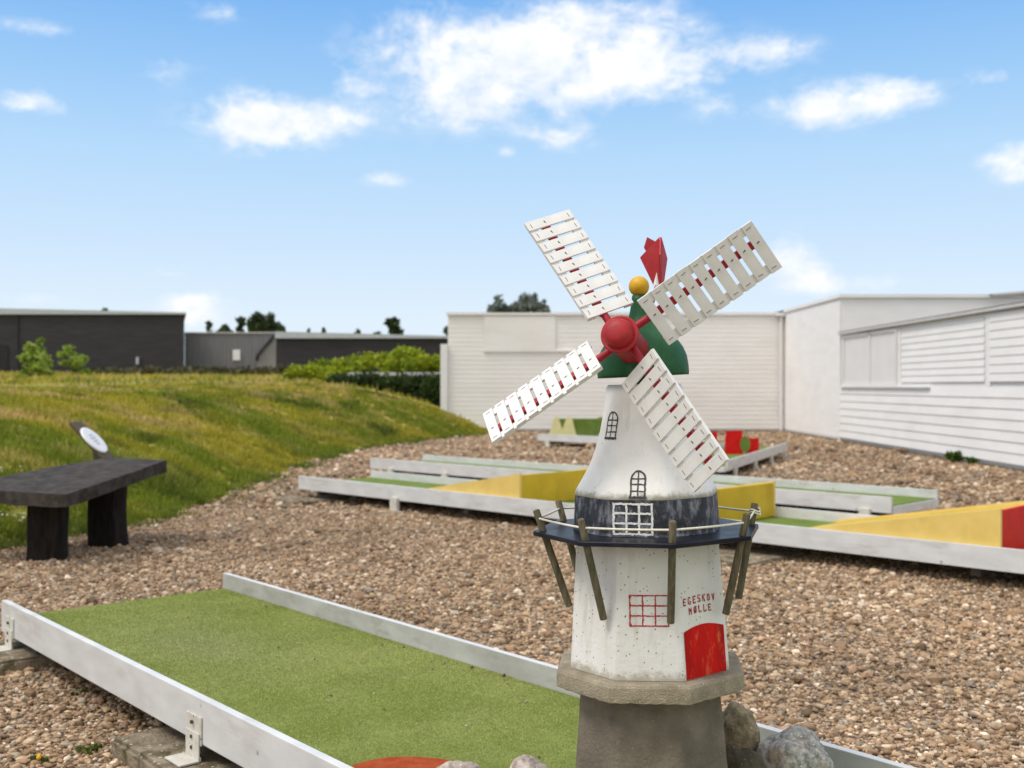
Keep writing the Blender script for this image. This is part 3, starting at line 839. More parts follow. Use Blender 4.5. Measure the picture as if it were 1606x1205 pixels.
# posts and rope round the platform
tops = []
for k in range(8):
    th = 12.3 + 45 * k
    jr = wr.uniform(-1, 1)
    d = Vector((math.sin(R(th)), -math.cos(R(th)), 0)); d2 = Vector((math.sin(R(th + .8 * jr)), -math.cos(R(th + .8 * jr)), 0))
    p1 = d * .2665 + Vector((0, 0, zl(.909 + .003 * jr))); p0 = d2 * (.214 if k == 2 else .199) + Vector((.008, 0, zl(.677 + .006 * jr)))
    mb = MB(); mb.tube([p0, p0.lerp(p1, .33), p0.lerp(p1, .66), p1 - (p1 - p0).normalized() * .002, p1], [.0085, .0088, .0085, .0084, .0066], 12)
    mb.build('post', M['post_wood'], WM)
    tops.append((p0 + (p1 - p0) * .915, d))
mb = MB()
for k in range(8):
    a, da = tops[k]; b, db = tops[(k + 1) % 8]
    if (k + 1) % 8 == 3: a, da = tops[k]; b, db = tops[(k + 1) % 8]
    a2 = a + da * .002; b2 = b + db * .002
    mb.tube([a2.lerp(b2, t) + Vector((0, 0, -.0015 * math.sin(math.pi * t))) for t in [j / 8 for j in range(9)]], .0026, 8)
# the knot on the right hand post
a, da = tops[2]
ca = a + da * .004
for t0 in (0, .003):
    mb.tube([ca + Vector((.0115 * math.cos(t), .0115 * math.sin(t), -.004 + t0 * 2 + .003 * math.sin(2 * t))) for t in [2 * math.pi * j / 16 for j in range(17)]], .0024, 6)
tg = da.cross(Vector((0, 0, 1)))
for s in (-1, 1):
    mb.tube([a + da * .0125 + tg * s * -.008 + Vector((0, 0, .008)), a + da * .0155, a + da * .0125 + tg * s * .011 + Vector((0, 0, -.010))], .0022, 6)
mb.build('rope', M['rope'], WM)

# cap, ball
capM = Matrix.Translation((-.002, 0, zl(1.2225))) @ Matrix.Rotation(R(-1.6), 4, 'Y') @ Matrix.Translation((0, 0, -zl(1.2225)))
prof = [(.080, zl(1.2235)), (.1085, zl(1.2225)), (.1095, zl(1.229)), (.109, zl(1.245)), (.106, zl(1.268)), (.0985, zl(1.288)), (.088, zl(1.304)), (.074, zl(1.318)), (.058, zl(1.331)), (.044, zl(1.344)), (.034, zl(1.356)), (.027, zl(1.370)), (.0225, zl(1.388)), (.0195, zl(1.405)), (.0175, zl(1.4175)), (.010, zl(1.419))]
mb = MB(); mb.lathe(prof, 56, capM)
mb.tube([(0, 0, zl(1.2035)), (0, 0, zl(1.2235))], .030, 16)
mb.build('cap', M['cap_green'], WM)
mb = MB(); mb.lathe([(.0246 * math.sin(math.pi * k / 16) + 1e-5, zl(1.4385) - .0246 * math.cos(math.pi * k / 16)) for k in range(17)], 28, capM, cap0=False, cap1=False); mb.build('ball', M['ball_yellow'], WM)

# hub, in world axes fitted to the photo
az, el, phi, pit = -.3845, .2612, .6305, .5934
nA = Vector((math.sin(az) * math.cos(el), -math.cos(az) * math.cos(el), math.sin(el)))
rA = Vector((0, 0, 1)).cross(nA).normalized(); uA = nA.cross(rA)
C0 = Vector((.2472, 2.43, 1.3085))
def basis(x, y, z, o): return Matrix(((x.x, y.x, z.x, o.x), (x.y, y.y, z.y, o.y), (x.z, y.z, z.z, o.z), (0, 0, 0, 1)))
HB = MWi @ basis(rA, uA, nA, C0)
mb = MB()
prof = [(.034, -.125), (.036, -.09), (.0365, -.02), (.0365, .012), (.0405, .0165), (.0432, .0185), (.0436, .0225), (.0430, .0250), (.0405, .0258), (.0365, .0252), (.0348, .0240), (.0342, .0250), (.0340, .0290), (.0330, .0360), (.0305, .0430), (.0255, .0485), (.0180, .0518), (.0090, .0532), (.0001, .0535)]
mb.lathe(prof, 56, HB, cap1=False)
mb.build('hub', M['hub_red'], WM)
RI, RO, WA, WB = .0741, .3748, .0481, .0761
NS = 9
for k in range(4):
    t = phi + k * math.pi / 2
    a = rA * math.cos(t) + uA * math.sin(t); tang = -rA * math.sin(t) + uA * math.cos(t)
    w = tang * math.cos(pit) + nA * math.sin(pit); nn = a.cross(w)
    SM = MWi @ basis(a, w, nn, C0)     # x along the arm, y across, z to the front
    mb = MB()
    mb.tube([(.030, 0, -.011), (RI + .004, 0, -.011)], .0088, 14, 0)
    mb.box(RI + .002, RO - .004, -.0095, .0095, -.0175, -.0052, None, 0, bev=.001)
    for yy in (-WB + .0008, WA - .0228):
        mb.box(RI - .001, RO - .001, yy, yy + .022, -.0105, -.0047, None, 1, bev=.0008)
    sail = mb.build('sail', [M['stock_red'], M['slat']], WM, SM)
    pitch = (RO - RI) / (NS - .23)
    for i in range(NS):
        x0 = RI + pitch * i; x1 = x0 + pitch * .77
        sb = MB(); sb.box(-(x1 - x0) / 2, (x1 - x0) / 2, -(WA + WB) / 2, (WA + WB) / 2, -.0024, .0024, None, 0, bev=.0007)
        for yy in (-(WA + WB) / 2 + .011, (WA + WB) / 2 - .011):   # wire staples
            j = wr.uniform(-.0015, .0015)
            sb.tube([(-.0065 + j, yy + wr.uniform(-.001, .001), .0026), (.0055 + j, yy + wr.uniform(-.001, .001), .0026)], .0007, 5, 1)
        jx = wr.uniform(-.001, .001)
        sb.tube([(jx - .0038, (WB - WA) / 2 - .001, .0026), (jx + .003, (WB - WA) / 2 + .0008, .0026)], [.0008, .0016], 6, 1)
        sl = sb.build('slat', [M['slat'], M['staple']], sail)
        sl.matrix_local = Matrix.Translation(((x0 + x1) / 2 + wr.uniform(-.0006, .0006), (WA - WB) / 2 + wr.uniform(-.0008, .0008), -.0022)) @ Matrix.Rotation(R(wr.uniform(-.5, .5)), 4, 'Z')

# tail fan behind the cap
TD = 2.725
P = lambda px, py, d=TD: MWi @ ray(px, py, d)
mb = MB(); mb.tube([P(1010, 500, 2.66), P(1030, 452)], [.011, .007], 10)
mb.tube([P(1035, 447), P(1035, 376)], .0022, 8)
tail = mb.build('tail_fan', M['tail_red'], WM)
axis0, axis1 = ray(1036, 372, TD), ray(1036, 446, TD)
for ang, wdt, up in ((196, .052, 0), (-62, .046, .0), (100, .050, 0.)):
    d = Vector((math.cos(R(ang)), -math.sin(R(ang)), 0)); thick = d.cross(Vector((0, 0, 1))).normalized() * .0018
    top = Vector((axis0.x, axis0.y, axis0.z)); bot = Vector((axis1.x, axis1.y, axis1.z)); mid = top.lerp(bot, .42)
    poly = [top + d * .003, mid + d * wdt, bot + d * .019, bot + d * .003]
    mb = MB(); vs = [p + thick for p in poly] + [p - thick for p in poly]; n = 4
    fs = [(0, 1, 2, 3), (7, 6, 5, 4)] + [(i, i + n, (i + 1) % n + n, (i + 1) % n) for i in range(n)]
    mb.add([MWi @ p for p in vs], fs)
    mb.build('vane', M['tail_red'], tail)
q4 = [ray(*p, TD + .045) for p in ((1015, 372), (1030, 380), (1034, 430), (1010, 388))]
mb = MB(); mb.add([MWi @ p for p in q4] + [MWi @ (p + Vector((0, .004, 0))) for p in q4], [(0, 3, 2, 1), (4, 5, 6, 7), (0, 1, 5, 4), (1, 2, 6, 5), (2, 3, 7, 6), (3, 0, 4, 7)])
mb.build('vane', M['tail_red'], tail)
mb = MB(); c = P(1029, 448, 2.70); c2 = P(1030, 428, 2.70)
mb.tube([c, c2], [.0075, .0006], 10); mb.build('tail_cone', M['slat'], WM)

# ------------------------------------------------------------------ rocks
def rock_mat(name, c1, c2, c3, sc=18):
    return surf(name, c1, c2, sc, .85, bump=.7, bscale=60, spots=((min(1, c2[0] * 1.7), min(1, c2[1] * 1.7), min(1, c2[2] * 1.65)), 110, .22, .75), spec=.25, layer=(c3, 7, .52, .68, (1, 1, 1)))
def rock(label, cen, rad, mat, seed, tilt=0.):
    v, f = ico(5); out = []
    for p in v:
        p = Vector(p); q = p * 1.25 + Vector((seed * 7.1, 0, 0))
        d = 1 + .20 * mnoise.noise(q) + .09 * mnoise.noise(q * 2.3) + .035 * mnoise.noise(q * 6) + .012 * mnoise.noise(q * 15)
        out.append((p.x * rad[0] * d, p.y * rad[1] * d, p.z * rad[2] * d))
    o = raw_mesh('rock', np.array(out), f, mat, None, True)
    o.location = cen; o.rotation_euler = (0, 0, tilt)
    prop(o, label, 'rock', 'rocks set round the foot of the windmill')
RG = rock_mat('rock_grey', (.17, .165, .155), (.56, .54, .50), (.50, .36, .28), 70)
RT = rock_mat('rock_tan', (.15, .12, .07), (.36, .29, .18), (.12, .105, .05), 40)
RD = rock_mat('rock_dark', (.045, .037, .025), (.13, .105, .07), (.07, .075, .03))
RP = rock_mat('rock_pale', (.30, .245, .21), (.56, .48, .43), (.36, .32, .29), 55)
rock('speckled grey and pinkish rock in front of the rail, bottom right', (.700, 2.68, .265), (.092, .080, .086), RG, 1, .2)
rock('tan mossy rock against the right side of the windmill foot', (.575, 2.78, .288), (.058, .070, .095), RT, 2)
rock('dark brown lichened rock low against the right side of the windmill foot', (.560, 2.62, .245), (.062, .065, .080), RD, 3, .5)
rock('pale pinkish rock beside the red felt patch', (-.140, 2.68, .203), (.068, .062, .074), RP, 4, .3)
rock('pale grey rock between the pinkish rock and the windmill foot', (.036, 2.64, .212), (.066, .060, .081), RP, 6, .9)

# ------------------------------------------------------------------ bench
BN = empty('bench', (-3.1, 7.75, 0)); prop(BN, 'black slab bench on two stump legs at the grass edge', 'bench')
BI = Matrix.Translation((3.1, -7.75, 0))
nr, fr, fl, nl = ray(104, 776, 7.12), ray(262, 722, 8.3), ray(166, 718, 8.62), ray(-95, 764, 7.45)
mb = MB(); top = []; NU, NV = 26, 8
def seat_pt(i, j, lowr):
    a = nr.lerp(fr, i / NU); b = nl.lerp(fl, i / NU); p = a.lerp(b, j / NV)
    q = mnoise.noise(Vector((p.x * 5, p.y * 5, 2)))
    edge = .012 * mnoise.noise(Vector((p.y * 9, 4, 0))) if j in (0, NV) else 0
    p = p + (a - b).normalized() * (edge if j == 0 else -edge) + Vector((0, 0, .006 * q))
    if lowr: p = p + Vector((0, 0, -.088 + .010 * mnoise.noise(p * 6)))
    return BI @ p
vt = [seat_pt(i, j, 0) for i in range(NU + 1) for j in range(NV + 1)]; vb_ = [seat_pt(i, j, 1) for i in range(NU + 1) for j in range(NV + 1)]
W = NV + 1; K = len(vt); fs = []
for i in range(NU):
    for j in range(NV):
        q = i * W + j; fs.append((q, q + W, q + W + 1, q + 1)); fs.append((q + K, q + 1 + K, q + W + 1 + K, q + W + K))
for i in range(NU):
    fs.append((i * W, i * W + K, (i + 1) * W + K, (i + 1) * W)); q = i * W + NV; fs.append((q, q + W, q + W + K, q + K))
for j in range(NV):
    fs.append((j, j + 1, j + 1 + K, j + K)); q = NU * W + j; fs.append((q, q + K, q + 1 + K, q + 1))
mb.add(vt + vb_, fs); seat = mb.build('seat', M['bench_black'], BN); fix_normals(seat)
def stump(cx, cy, w, d, z1, rz, seed):
    mb = MB(); rs = []
    for k in range(15):
        t = k / 14; z = -.04 + (z1 + .04) * t; ring = []
        for i in range(28):
            an = 2 * math.pi * i / 28; ca, sa = math.cos(an), math.sin(an)
            m_ = (abs(ca) ** 5 + abs(sa) ** 5) ** -.2
            x, y = ca * m_ * w / 2, sa * m_ * d / 2
            nz = mnoise.noise(Vector((x * 9 + seed * 3, y * 9, z * 3.2)))
            s = 1 + .13 * nz + .05 * (1 - t)
            X_, Y_ = x * s, y * s
            ring.append(Vector((cx + X_ * math.cos(rz) - Y_ * math.sin(rz), cy + X_ * math.sin(rz) + Y_ * math.cos(rz), z)))
        rs.append([BI @ p for p in ring])
    mb.rings(rs, smooth=False); o = mb.build('leg', M['bench_leg'], BN)
stump(-3.22, 7.52, .25, .20, .435, .15, 1)
stump(-3.02, 8.10, .25, .19, .505, -.35, 2)

# ------------------------------------------------------------------ tilted round sign
SD = 9.3
sc_ = ray(147, 691, SD); gzs = float(bank_h(sc_.x, SD))
SG = empty('hole_sign', (sc_.x, SD, gzs)); prop(SG, 'tilted round white sign on a short wooden post behind the bench', 'sign')
up = sc_.z - gzs
sn = Vector((.735, -.05, .675)).normalized(); sx = (Vector((.68, 0, -.73)) - sn * Vector((.68, 0, -.73)).dot(sn)).normalized(); sy = sn.cross(sx)
SR = Matrix(((sx.x, sy.x, sn.x, 0), (sx.y, sy.y, sn.y, 0), (sx.z, sy.z, sn.z, up), (0, 0, 0, 1)))
mb = MB(); mb.tube([(.03, .05, -.15), (.025, .05, up - .075)], .048, 14); mb.build('post', M['sign_wood'], SG)
mb = MB(); mb.box(-.225, .205, -.10, .115, -.030, -.004, SR, 0, bev=.006); mb.build('backing_board', M['sign_wood'], SG)
mb = MB(); mb.lathe([(.140, -.0035), (.144, 0), (.142, .010), (.130, .012)], 40, SR); mb.build('plate', M['sign_white'], SG)
mb = MB()
for i, (x, w) in enumerate(((-.05, .07), (-.018, .10), (.014, .085), (.046, .06))):
    mb.box(x - .010, x + .010, -w / 2, w / 2, .0125, .0135, SR)
mb.build('print', M['sign_grey'], SG)

# ------------------------------------------------------------------ white building
WBD = empty('white_building', (7.03, 23.2, 0)); prop(WBD, 'low white clad building with flat roofs enclosing the course', 'building')
BO = Vector((7.03, 23.2, 0))
def wadd(mb, name, mat, par=None): 
    o = mb.build(name, mat, par or WBD)
    if par is None or par == WBD:
        pass
    return o
def lap(z0, z1, pitch, depth):
    """sawtooth cladding profile: list of (outward offset, z)"""
    pr = []; z = z0
    while z < z1 - 1e-4:
        zt = min(z + pitch, z1)
        pr += [(depth, z), (0.002, zt)]
        z = zt
    return pr
def clad_y(mb, x, y0, y1, z0, z1, pitch, depth, mi=0):
    """wall plane x facing -x"""
    pr = lap(z0, z1, pitch, depth)
    a = [Vector((x - d, y0, z)) - BO for d, z in pr]; b = [Vector((x - d, y1, z)) - BO for d, z in pr]; n = len(pr)
    mb.add(a + b, [(i, i + 1, i + 1 + n, i + n) for i in range(n - 1)], mi)
def clad_x(mb, y, x0, x1, z0, z1, pitch, depth, mi=0):
    pr = lap(z0, z1, pitch, depth)
    a = [Vector((x0, y - d, z)) - BO for d, z in pr]; b = [Vector((x1, y - d, z)) - BO for d, z in pr]; n = len(pr)
    mb.add(a + b, [(i, i + n, i + 1 + n, i + 1) for i in range(n - 1)], mi)
def wbox(mb, x0, x1, y0, y1, z0, z1, mi=0, bev=0): mb.box(x0 - BO.x, x1 - BO.x, y0 - BO.y, y1 - BO.y, z0, z1, None, mi, bev)
mb = MB(); wbox(mb, -1.655, 7.2, 28.0, 34.0, -.1, 3.05); clad_x(mb, 27.995, -1.655, 7.02, .09, 3.05, .118, .0075); wadd(mb, 'wall', M['wall_back'])
mb = MB(); wbox(mb, 7.035, 20, 23.205, 33.9, -.1, 3.12); clad_y(mb, 7.03, 23.20, 28.0, .09, 3.12, .118, .004); wadd(mb, 'wall', M['wall_white'])
mb = MB(); wbox(mb, 7.06, 19, 6.0, 23.2, -.1, 2.283)
clad_y(mb, 7.035, 6.0, 23.198, .10, 1.185, .155, .017); clad_y(mb, 7.035, 6.0, 15.95, 1.26, 2.25, .125, .013); clad_y(mb, 7.05, 16.15, 19.62, 1.26, 2.22, .115, .014)
wbox(mb, 7.036, 7.0595, 15.95, 16.12, 1.19, 2.25); wbox(mb, 7.036, 7.0595, 19.63, 19.78, 1.19, 2.25)
wadd(mb, 'wall', M['wall_white'])
mb = MB(); wbox(mb, -1.70, 7.028, 27.94, 34.05, 3.052, 3.085); wbox(mb, 7.0, 20.05, 23.16, 34.0, 3.122, 3.150); wbox(mb, 6.98, 19.05, 5.95, 23.158, 2.335, 2.352, 0); wadd(mb, 'roof', M['roof_dark'])
mb = MB(); wbox(mb, -1.70, 7.0, 27.93, 27.938, 3.02, 3.08); wbox(mb, 6.99, 6.998, 23.16, 27.9, 3.08, 3.145); wbox(mb, 6.99, 20.05, 23.15, 23.158, 3.08, 3.146); wadd(mb, 'fascia', M['wall_back'])
mb = MB(); wbox(mb, 6.965, 7.03, 5.95, 23.19, 2.285, 2.333, 0, .01); wadd(mb, 'gutter', M['trim_grey'])
mb = MB(); mb.tube([Vector((6.93, 27.90, .05)) - BO, Vector((6.93, 27.90, 2.98)) - BO], .045, 12); wbox(mb, 6.80, 7.02, 27.80, 27.92, 2.985, 3.06, 0, .01); wadd(mb, 'downpipe', M['trim_grey'] if False else M['pane'])
mb = MB(); wbox(mb, -.72, 1.12, 27.955, 27.982, 2.13, 3.0, 0, .006); wbox(mb, -.75, 1.6, 27.94, 27.981, 2.07, 2.122, 0, .006); wadd(mb, 'wall_panel', M['wall_back'])
mb = MB(); wbox(mb, -1.84, -1.66, 27.9, 28.3, -.1, 2.27, 0, .01); wadd(mb, 'corner_post', M['trim_white'])
mb = MB(); wbox(mb, -1.6, 7.0, 27.965, 27.985, -.05, .055); wbox(mb, 7.012, 7.022, 6.1, 27.9, -.05, .055); wadd(mb, 'foot_shade_strip', M['plinth'])  # dark strip put in as the soft shade along the foot of the walls
# the boarded window
mb = MB(); wbox(mb, 7.0, 7.055, 19.80, 23.06, 1.19, 1.225, 0, .006); fo = wadd(mb, 'window', M['trim_white'])
def wsub(mb, name, mat): return mb.build(name, mat, fo)
mb = MB(); wbox(mb, 7.015, 7.055, 22.95, 23.06, 1.228, 2.24); wbox(mb, 7.015, 7.055, 19.80, 19.86, 1.228, 2.24); wbox(mb, 7.015, 7.055, 21.27, 21.35, 1.228, 2.24); wbox(mb, 7.015, 7.055, 19.862, 22.948, 2.20, 2.24); wsub(mb, 'frame', M['trim_grey'] if False else M['pane'])
for a, b in ((19.865, 21.265), (21.355, 22.945)):
    mb = MB(); wbox(mb, 7.045, 7.056, a, b, 1.23, 2.198); wsub(mb, 'pane', M['pane'])
mb = MB(); wbox(mb, 6.975, 7.05, 18.2, 23.1, 1.189 - .03, 1.187, 0, .006); wsub(mb, 'sill', M['trim_white'])
mb = MB(); mb.add([ray(1555, 461, 23.0) - BO, ray(1700, 448, 23.0) - BO, ray(1700, 454, 23.0) - BO, ray(1560, 463.5, 23.0) - BO] + [ray(1555, 461, 23.0) - BO + Vector((0, 1.5, 0)), ray(1700, 448, 23.0) - BO + Vector((0, 1.5, 0)), ray(1700, 454, 23.0) - BO + Vector((0, 1.5, 0)), ray(1560, 463.5, 23.0) - BO + Vector((0, 1.5, 0))],
    [(0, 3, 2, 1), (4, 5, 6, 7), (0, 1, 5, 4), (1, 2, 6, 5), (2, 3, 7, 6), (3, 0, 4, 7)]); wadd(mb, 'roof_edge', M['trim_grey'])

# weeds at the foot of the white wall
def weed(label, px, d, r, seed):
    p = ray(px, 700, d); root = empty('weed', (p.x, d, float(gz(p.x, d)))); prop(root, label, 'weed', 'weeds at the foot of the white wall')
    g = random.Random(seed)
    leaf_mesh('leaves', [(g.uniform(-r, r) * .5, g.uniform(-r, r) * .5, r * g.uniform(.3, 1.0), r * .5, r * .5, r * .4) for _ in range(6)], 260, .035, [(.04, .09, .012), (.09, .17, .02), (.05, .10, .02)], root, seed)
weed('larger green weed at the foot of the white side wall', 1497, 17.0, .14, 1)
weed('smaller flat green weed near the white side wall, right of the larger one', 1526, 16.4, .09, 2)

# ------------------------------------------------------------------ dark buildings on the plateau
def bmat(o): return o
DB = empty('dark_building', (-23.5, 60, 1.9)); prop(DB, 'long dark flat roofed building on the far left, with two black doorways', 'building', 'dark buildings beyond the bank')
OD = Vector((-23.5, 60, 1.9))
def dbox(mb, px0, px1, py_top, z0, d, thick, O, mi=0, bev=0, py_top1=None):
    x0 = (px0 - 803) / 1700 * d; x1 = (px1 - 803) / 1700 * d
    za = 1.2 + (605 - py_top) / 1700 * d; zb = 1.2 + (605 - (py_top if py_top1 is None else py_top1)) / 1700 * d
    sk = max(0, -x1 * thick / d + .2)      # the end wall runs back at an angle
    vs = [(x0, d, z0), (x1, d, z0), (x1, d, zb), (x0, d, za), (x0, d + thick, z0), (x1 - sk, d + thick, z0), (x1 - sk, d + thick, zb), (x0, d + thick, za)]
    mb.add([Vector(p) - O for p in vs], [(0, 1, 2, 3), (5, 4, 7, 6), (4, 0, 3, 7), (1, 5, 6, 2), (3, 2, 6, 7)], mi)
mb = MB(); dbox(mb, -160, 289, 484, 1.2, 60, 12, OD, py_top1=494)
for k in range(14):   # horizontal boards stand a little proud, one above the other
    z = 2.2 + k * .14
    x0, x1 = (-160 - 803) / 1700 * 60, (289 - 803) / 1700 * 60
    mb.box(x0 - OD.x, x1 - OD.x, 59.975 - OD.y, 59.999 - OD.y, z - OD.z, z + .125 - OD.z)
mb.build('wall', M['dark_clad'], DB)
mb = MB(); dbox(mb, -165, 292, 480, 1.2 + 111 / 1700 * 60 + .02, 59.8, 12.4, OD, py_top1=490); mb.build('roof', M['gutter'], DB)
for a, b in ((-12, 12), (28, 49)):
    mb = MB(); x0, x1 = (a - 803) / 1700 * 59.9, (b - 803) / 1700 * 59.9
    mb.box(x0 - OD.x, x1 - OD.x, 59.93 - OD.y, 59.97 - OD.y, 1.3 - OD.z, 3.44 - OD.z); mb.build('doorway', M['opening'], DB)
mb = MB(); x0 = (26 - 803) / 1700 * 59.9; mb.box(x0 - .05 - OD.x, x0 + .05 - OD.x, 59.9 - OD.y, 59.97 - OD.y, 1.3 - OD.z, 5.3 - OD.z); mb.build('downpipe', M['dark_clad'], DB)
mb = MB(); p = ray(216, 566, 59.9) - OD; mb.box(p.x - .07, p.x + .07, p.y - .1, p.y + .06, p.z - .2, p.z + .2, None, 0, .02); mb.build('wall_lamp', M['gutter'], DB)

OG = Vector((-15.5, 61, 1.9)); GB = empty('grey_shed', OG); prop(GB, 'grey corrugated shed with a white notice, between the two dark buildings', 'shed')
mb = MB(); dbox(mb, 289.5, 431, 523, 1.2, 62, 6, OG)
for k in range(22):
    x = (292 + 118 * k / 21 - 803) / 1700 * 62; mb.box(x - .05 - OG.x, x + .05 - OG.x, 61.97 - OG.y, 61.999 - OG.y, 2.0 - OG.z, 4.15 - OG.z)
mb.build('wall', M['grey_clad'], GB)
mb = MB(); mb.add([ray(404, 562, 61.5) - OG, ray(404, 600, 61.5) - OG, ray(433, 600, 61.5) - OG, ray(433, 527, 61.5) - OG] + [ray(404, 562, 61.5) - OG + Vector((0, .4, 0)), ray(404, 600, 61.5) - OG + Vector((0, .4, 0)), ray(433, 600, 61.5) - OG + Vector((0, .4, 0)), ray(433, 527, 61.5) - OG + Vector((0, .4, 0))],
    [(0, 1, 2, 3), (4, 7, 6, 5), (0, 3, 7, 4), (3, 2, 6, 7), (0, 4, 5, 1)]); mb.build('gable', M['grey_light'], GB)
mb = MB(); mb.tube([ray(402, 566, 61.4) - OG, ray(404, 557, 61.4) - OG, ray(432, 524, 61.4) - OG], .10, 6); mb.build('roof_trim', M['dark_clad'], GB)
mb = MB(); dbox(mb, 289.5, 430, 521, 1.2 + 82 / 1700 * 62 + .0, 61.9, 6.2, OG); mb.build('roof', M['trim_grey'], GB)
mb = MB(); p = ray(371, 557, 61.9) - OG; mb.box(p.x - .21, p.x + .21, p.y - .02, p.y + .02, p.z - .30, p.z + .30, None, 0, .01); mb.build('notice', M['notice'], GB)
mb = MB(); x0, x1 = (290 - 803) / 1700 * 61.8, (403 - 803) / 1700 * 61.8; mb.box(x0 - OG.x, x1 - OG.x, 61.85 - OG.y, 61.93 - OG.y, 1.6 - OG.z, 2.18 - OG.z); mb.build('plinth', M['opening'], GB)

OR_ = Vector((-9.5, 55, 1.8)); RBD = empty('dark_building', OR_); prop(RBD, 'dark boarded building with a pale roof edge behind the lime hedge', 'building', 'dark buildings beyond the bank')
mb = MB(); dbox(mb, 433, 706, 524, 1.2, 55, 9, OR_, py_top1=531)
for k in range(13):
    z = 2.0 + k * .13; x0, x1 = (433 - 803) / 1700 * 55, (706 - 803) / 1700 * 55
    mb.box(x0 - OR_.x, x1 - OR_.x, 54.975 - OR_.y, 54.999 - OR_.y, z - OR_.z, z + .115 - OR_.z)
mb.build('wall', M['dark_clad'], RBD)
mb = MB(); dbox(mb, 431, 709, 520, 1.2 + 74 / 1700 * 55, 54.8, 9.4, OR_, py_top1=527); mb.build('roof', M['gutter'], RBD)

# ------------------------------------------------------------------ hedges, shrubs, low wall by the building
g = random.Random(3)
LIME = [(.12, .18, .008), (.25, .32, .010), (.37, .43, .02), (.19, .26, .010)]
DARK = [(.012, .028, .006), (.025, .05, .010), (.05, .085, .012), (.018, .036, .008)]
def hedge(label, samples, d, thick, n, size, cols, seed, top_px, bot_px, name='hedge'):
    g = random.Random(seed)
    p0 = ray(samples[0], bot_px(samples[0]), d)
    zb = float(bank_h(p0.x, d))
    root = empty(name, (p0.x, d, zb)); prop(root, label, 'hedge')
    bl = []
    for px in np.linspace(samples[0], samples[-1], samples[1] if False else 26):
        zt = ray(px, top_px(px), d).z; zz = min(ray(px, bot_px(px), d).z, zt - .15)
        x = (px - 803) / 1700 * d
        lay = max(1, int((zt - zz) / .35))
        for k in range(lay + 1):
            r = g.uniform(.18, .30); z = zz + (zt - .2 - zz) * k / max(1, lay)
            bl.append((x - p0.x + g.uniform(-.15, .15), g.uniform(0, thick), z - zb + g.uniform(-.08, .10), r * 1.2, r, r))
    leaf_mesh('foliage', bl, n, size, cols, root, seed, shell=.5)
hedge('bright lime green hedge rising behind the grey low wall', (455, 0, 700), 33.5, 1.6, 26000, .052, LIME, 4,
      lambda px: np.interp(px, [455, 480, 540, 590, 630, 660, 700], [578, 571, 564, 555, 549, 553, 560]), lambda px: 588)
hedge('dark green shrub hedge between the low wall and the bank end', (515, 0, 700), 31.0, 1.3, 17000, .052, DARK, 5,
      lambda px: np.interp(px, [515, 540, 580, 640, 700], [594, 590, 590, 591, 590]), lambda px: np.interp(px, [515, 540, 600, 650, 700], [600, 606, 618, 634, 655]))
lw = MB(); x0, x1 = (548 - 803) / 1700 * 32.9, (697 - 803) / 1700 * 32.9
lw.box(x0, x1, 32.8, 33.05, .8, 1.50); lw.box(x0 - .03, x1, 32.75, 33.1, 1.503, 1.60, None, 0, .01)
prop(lw.build('low_wall', M['trim_grey']), 'low grey wall with a pale capping between two hedges', 'low wall')
def shrub(label, px, py_base, d, h, w, cols, seed, n=1500, size=.10):
    x = (px - 803) / 1700 * d; z = float(bank_h(x, d)); root = empty('shrub', (x, d, z)); prop(root, label, 'shrub', 'lime shrubs in front of the dark building')
    g = random.Random(seed); bl = []
    top = ray(px, py_base, d).z - z + h
    for _ in range(11):
        t = g.random(); bl.append((g.uniform(-w, w) * (.35 + .65 * t), g.uniform(-w, w) * .6, top - h + h * (.06 + .84 * t), w * .30, w * .3, h * .17))
    for _ in range(5): bl.append((g.uniform(-.7, .7) * w, g.uniform(-.3, .3) * w, h * g.uniform(.08, .3), w * .28, w * .28, h * .14))
    bl.append((g.uniform(-.2, .2) * w, 0, top - h * .05, w * .2, w * .2, h * .12))
    leaf_mesh('foliage', bl, n, size, cols, root, seed, shell=.3)
    mb = MB()
    for b in bl: mb.tube([(0, 0, -.1), (b[0] * .4, b[1] * .4, b[2] * .6), b[:3]], [.035, .02, .008], 6)
    mb.build('stem', M['bark'], root)
LM2 = [(.16, .24, .03), (.26, .36, .05), (.36, .46, .09), (.22, .30, .04)]
shrub('taller lime shrub before the dark wall, left of its twin', 62, 583, 44, 1.30, .78, LM2, 7)
shrub('smaller lime shrub before the dark wall, right of its twin', 119, 577, 46, .88, .72, LM2, 8, 1100)
# dark rough strip of shrubs along the feet of the far buildings
def strip():
    bl = []
    g = random.Random(9)
    for px in np.linspace(150, 470, 60):
        d = 50 + g.uniform(-2, 2); x = (px - 803) / 1700 * d; z = float(bank_h(x, d))
        bl.append((x, d, z + g.uniform(.05, .25), .5, .4, .22))
    o = leaf_mesh('undergrowth', bl, 5000, .10, [(.05, .055, .02), (.12, .11, .045), (.035, .04, .018)], None, 10, .3)
    prop(o, 'dull brown green undergrowth along the foot of the dark buildings', 'undergrowth', None, 'stuff')
strip()

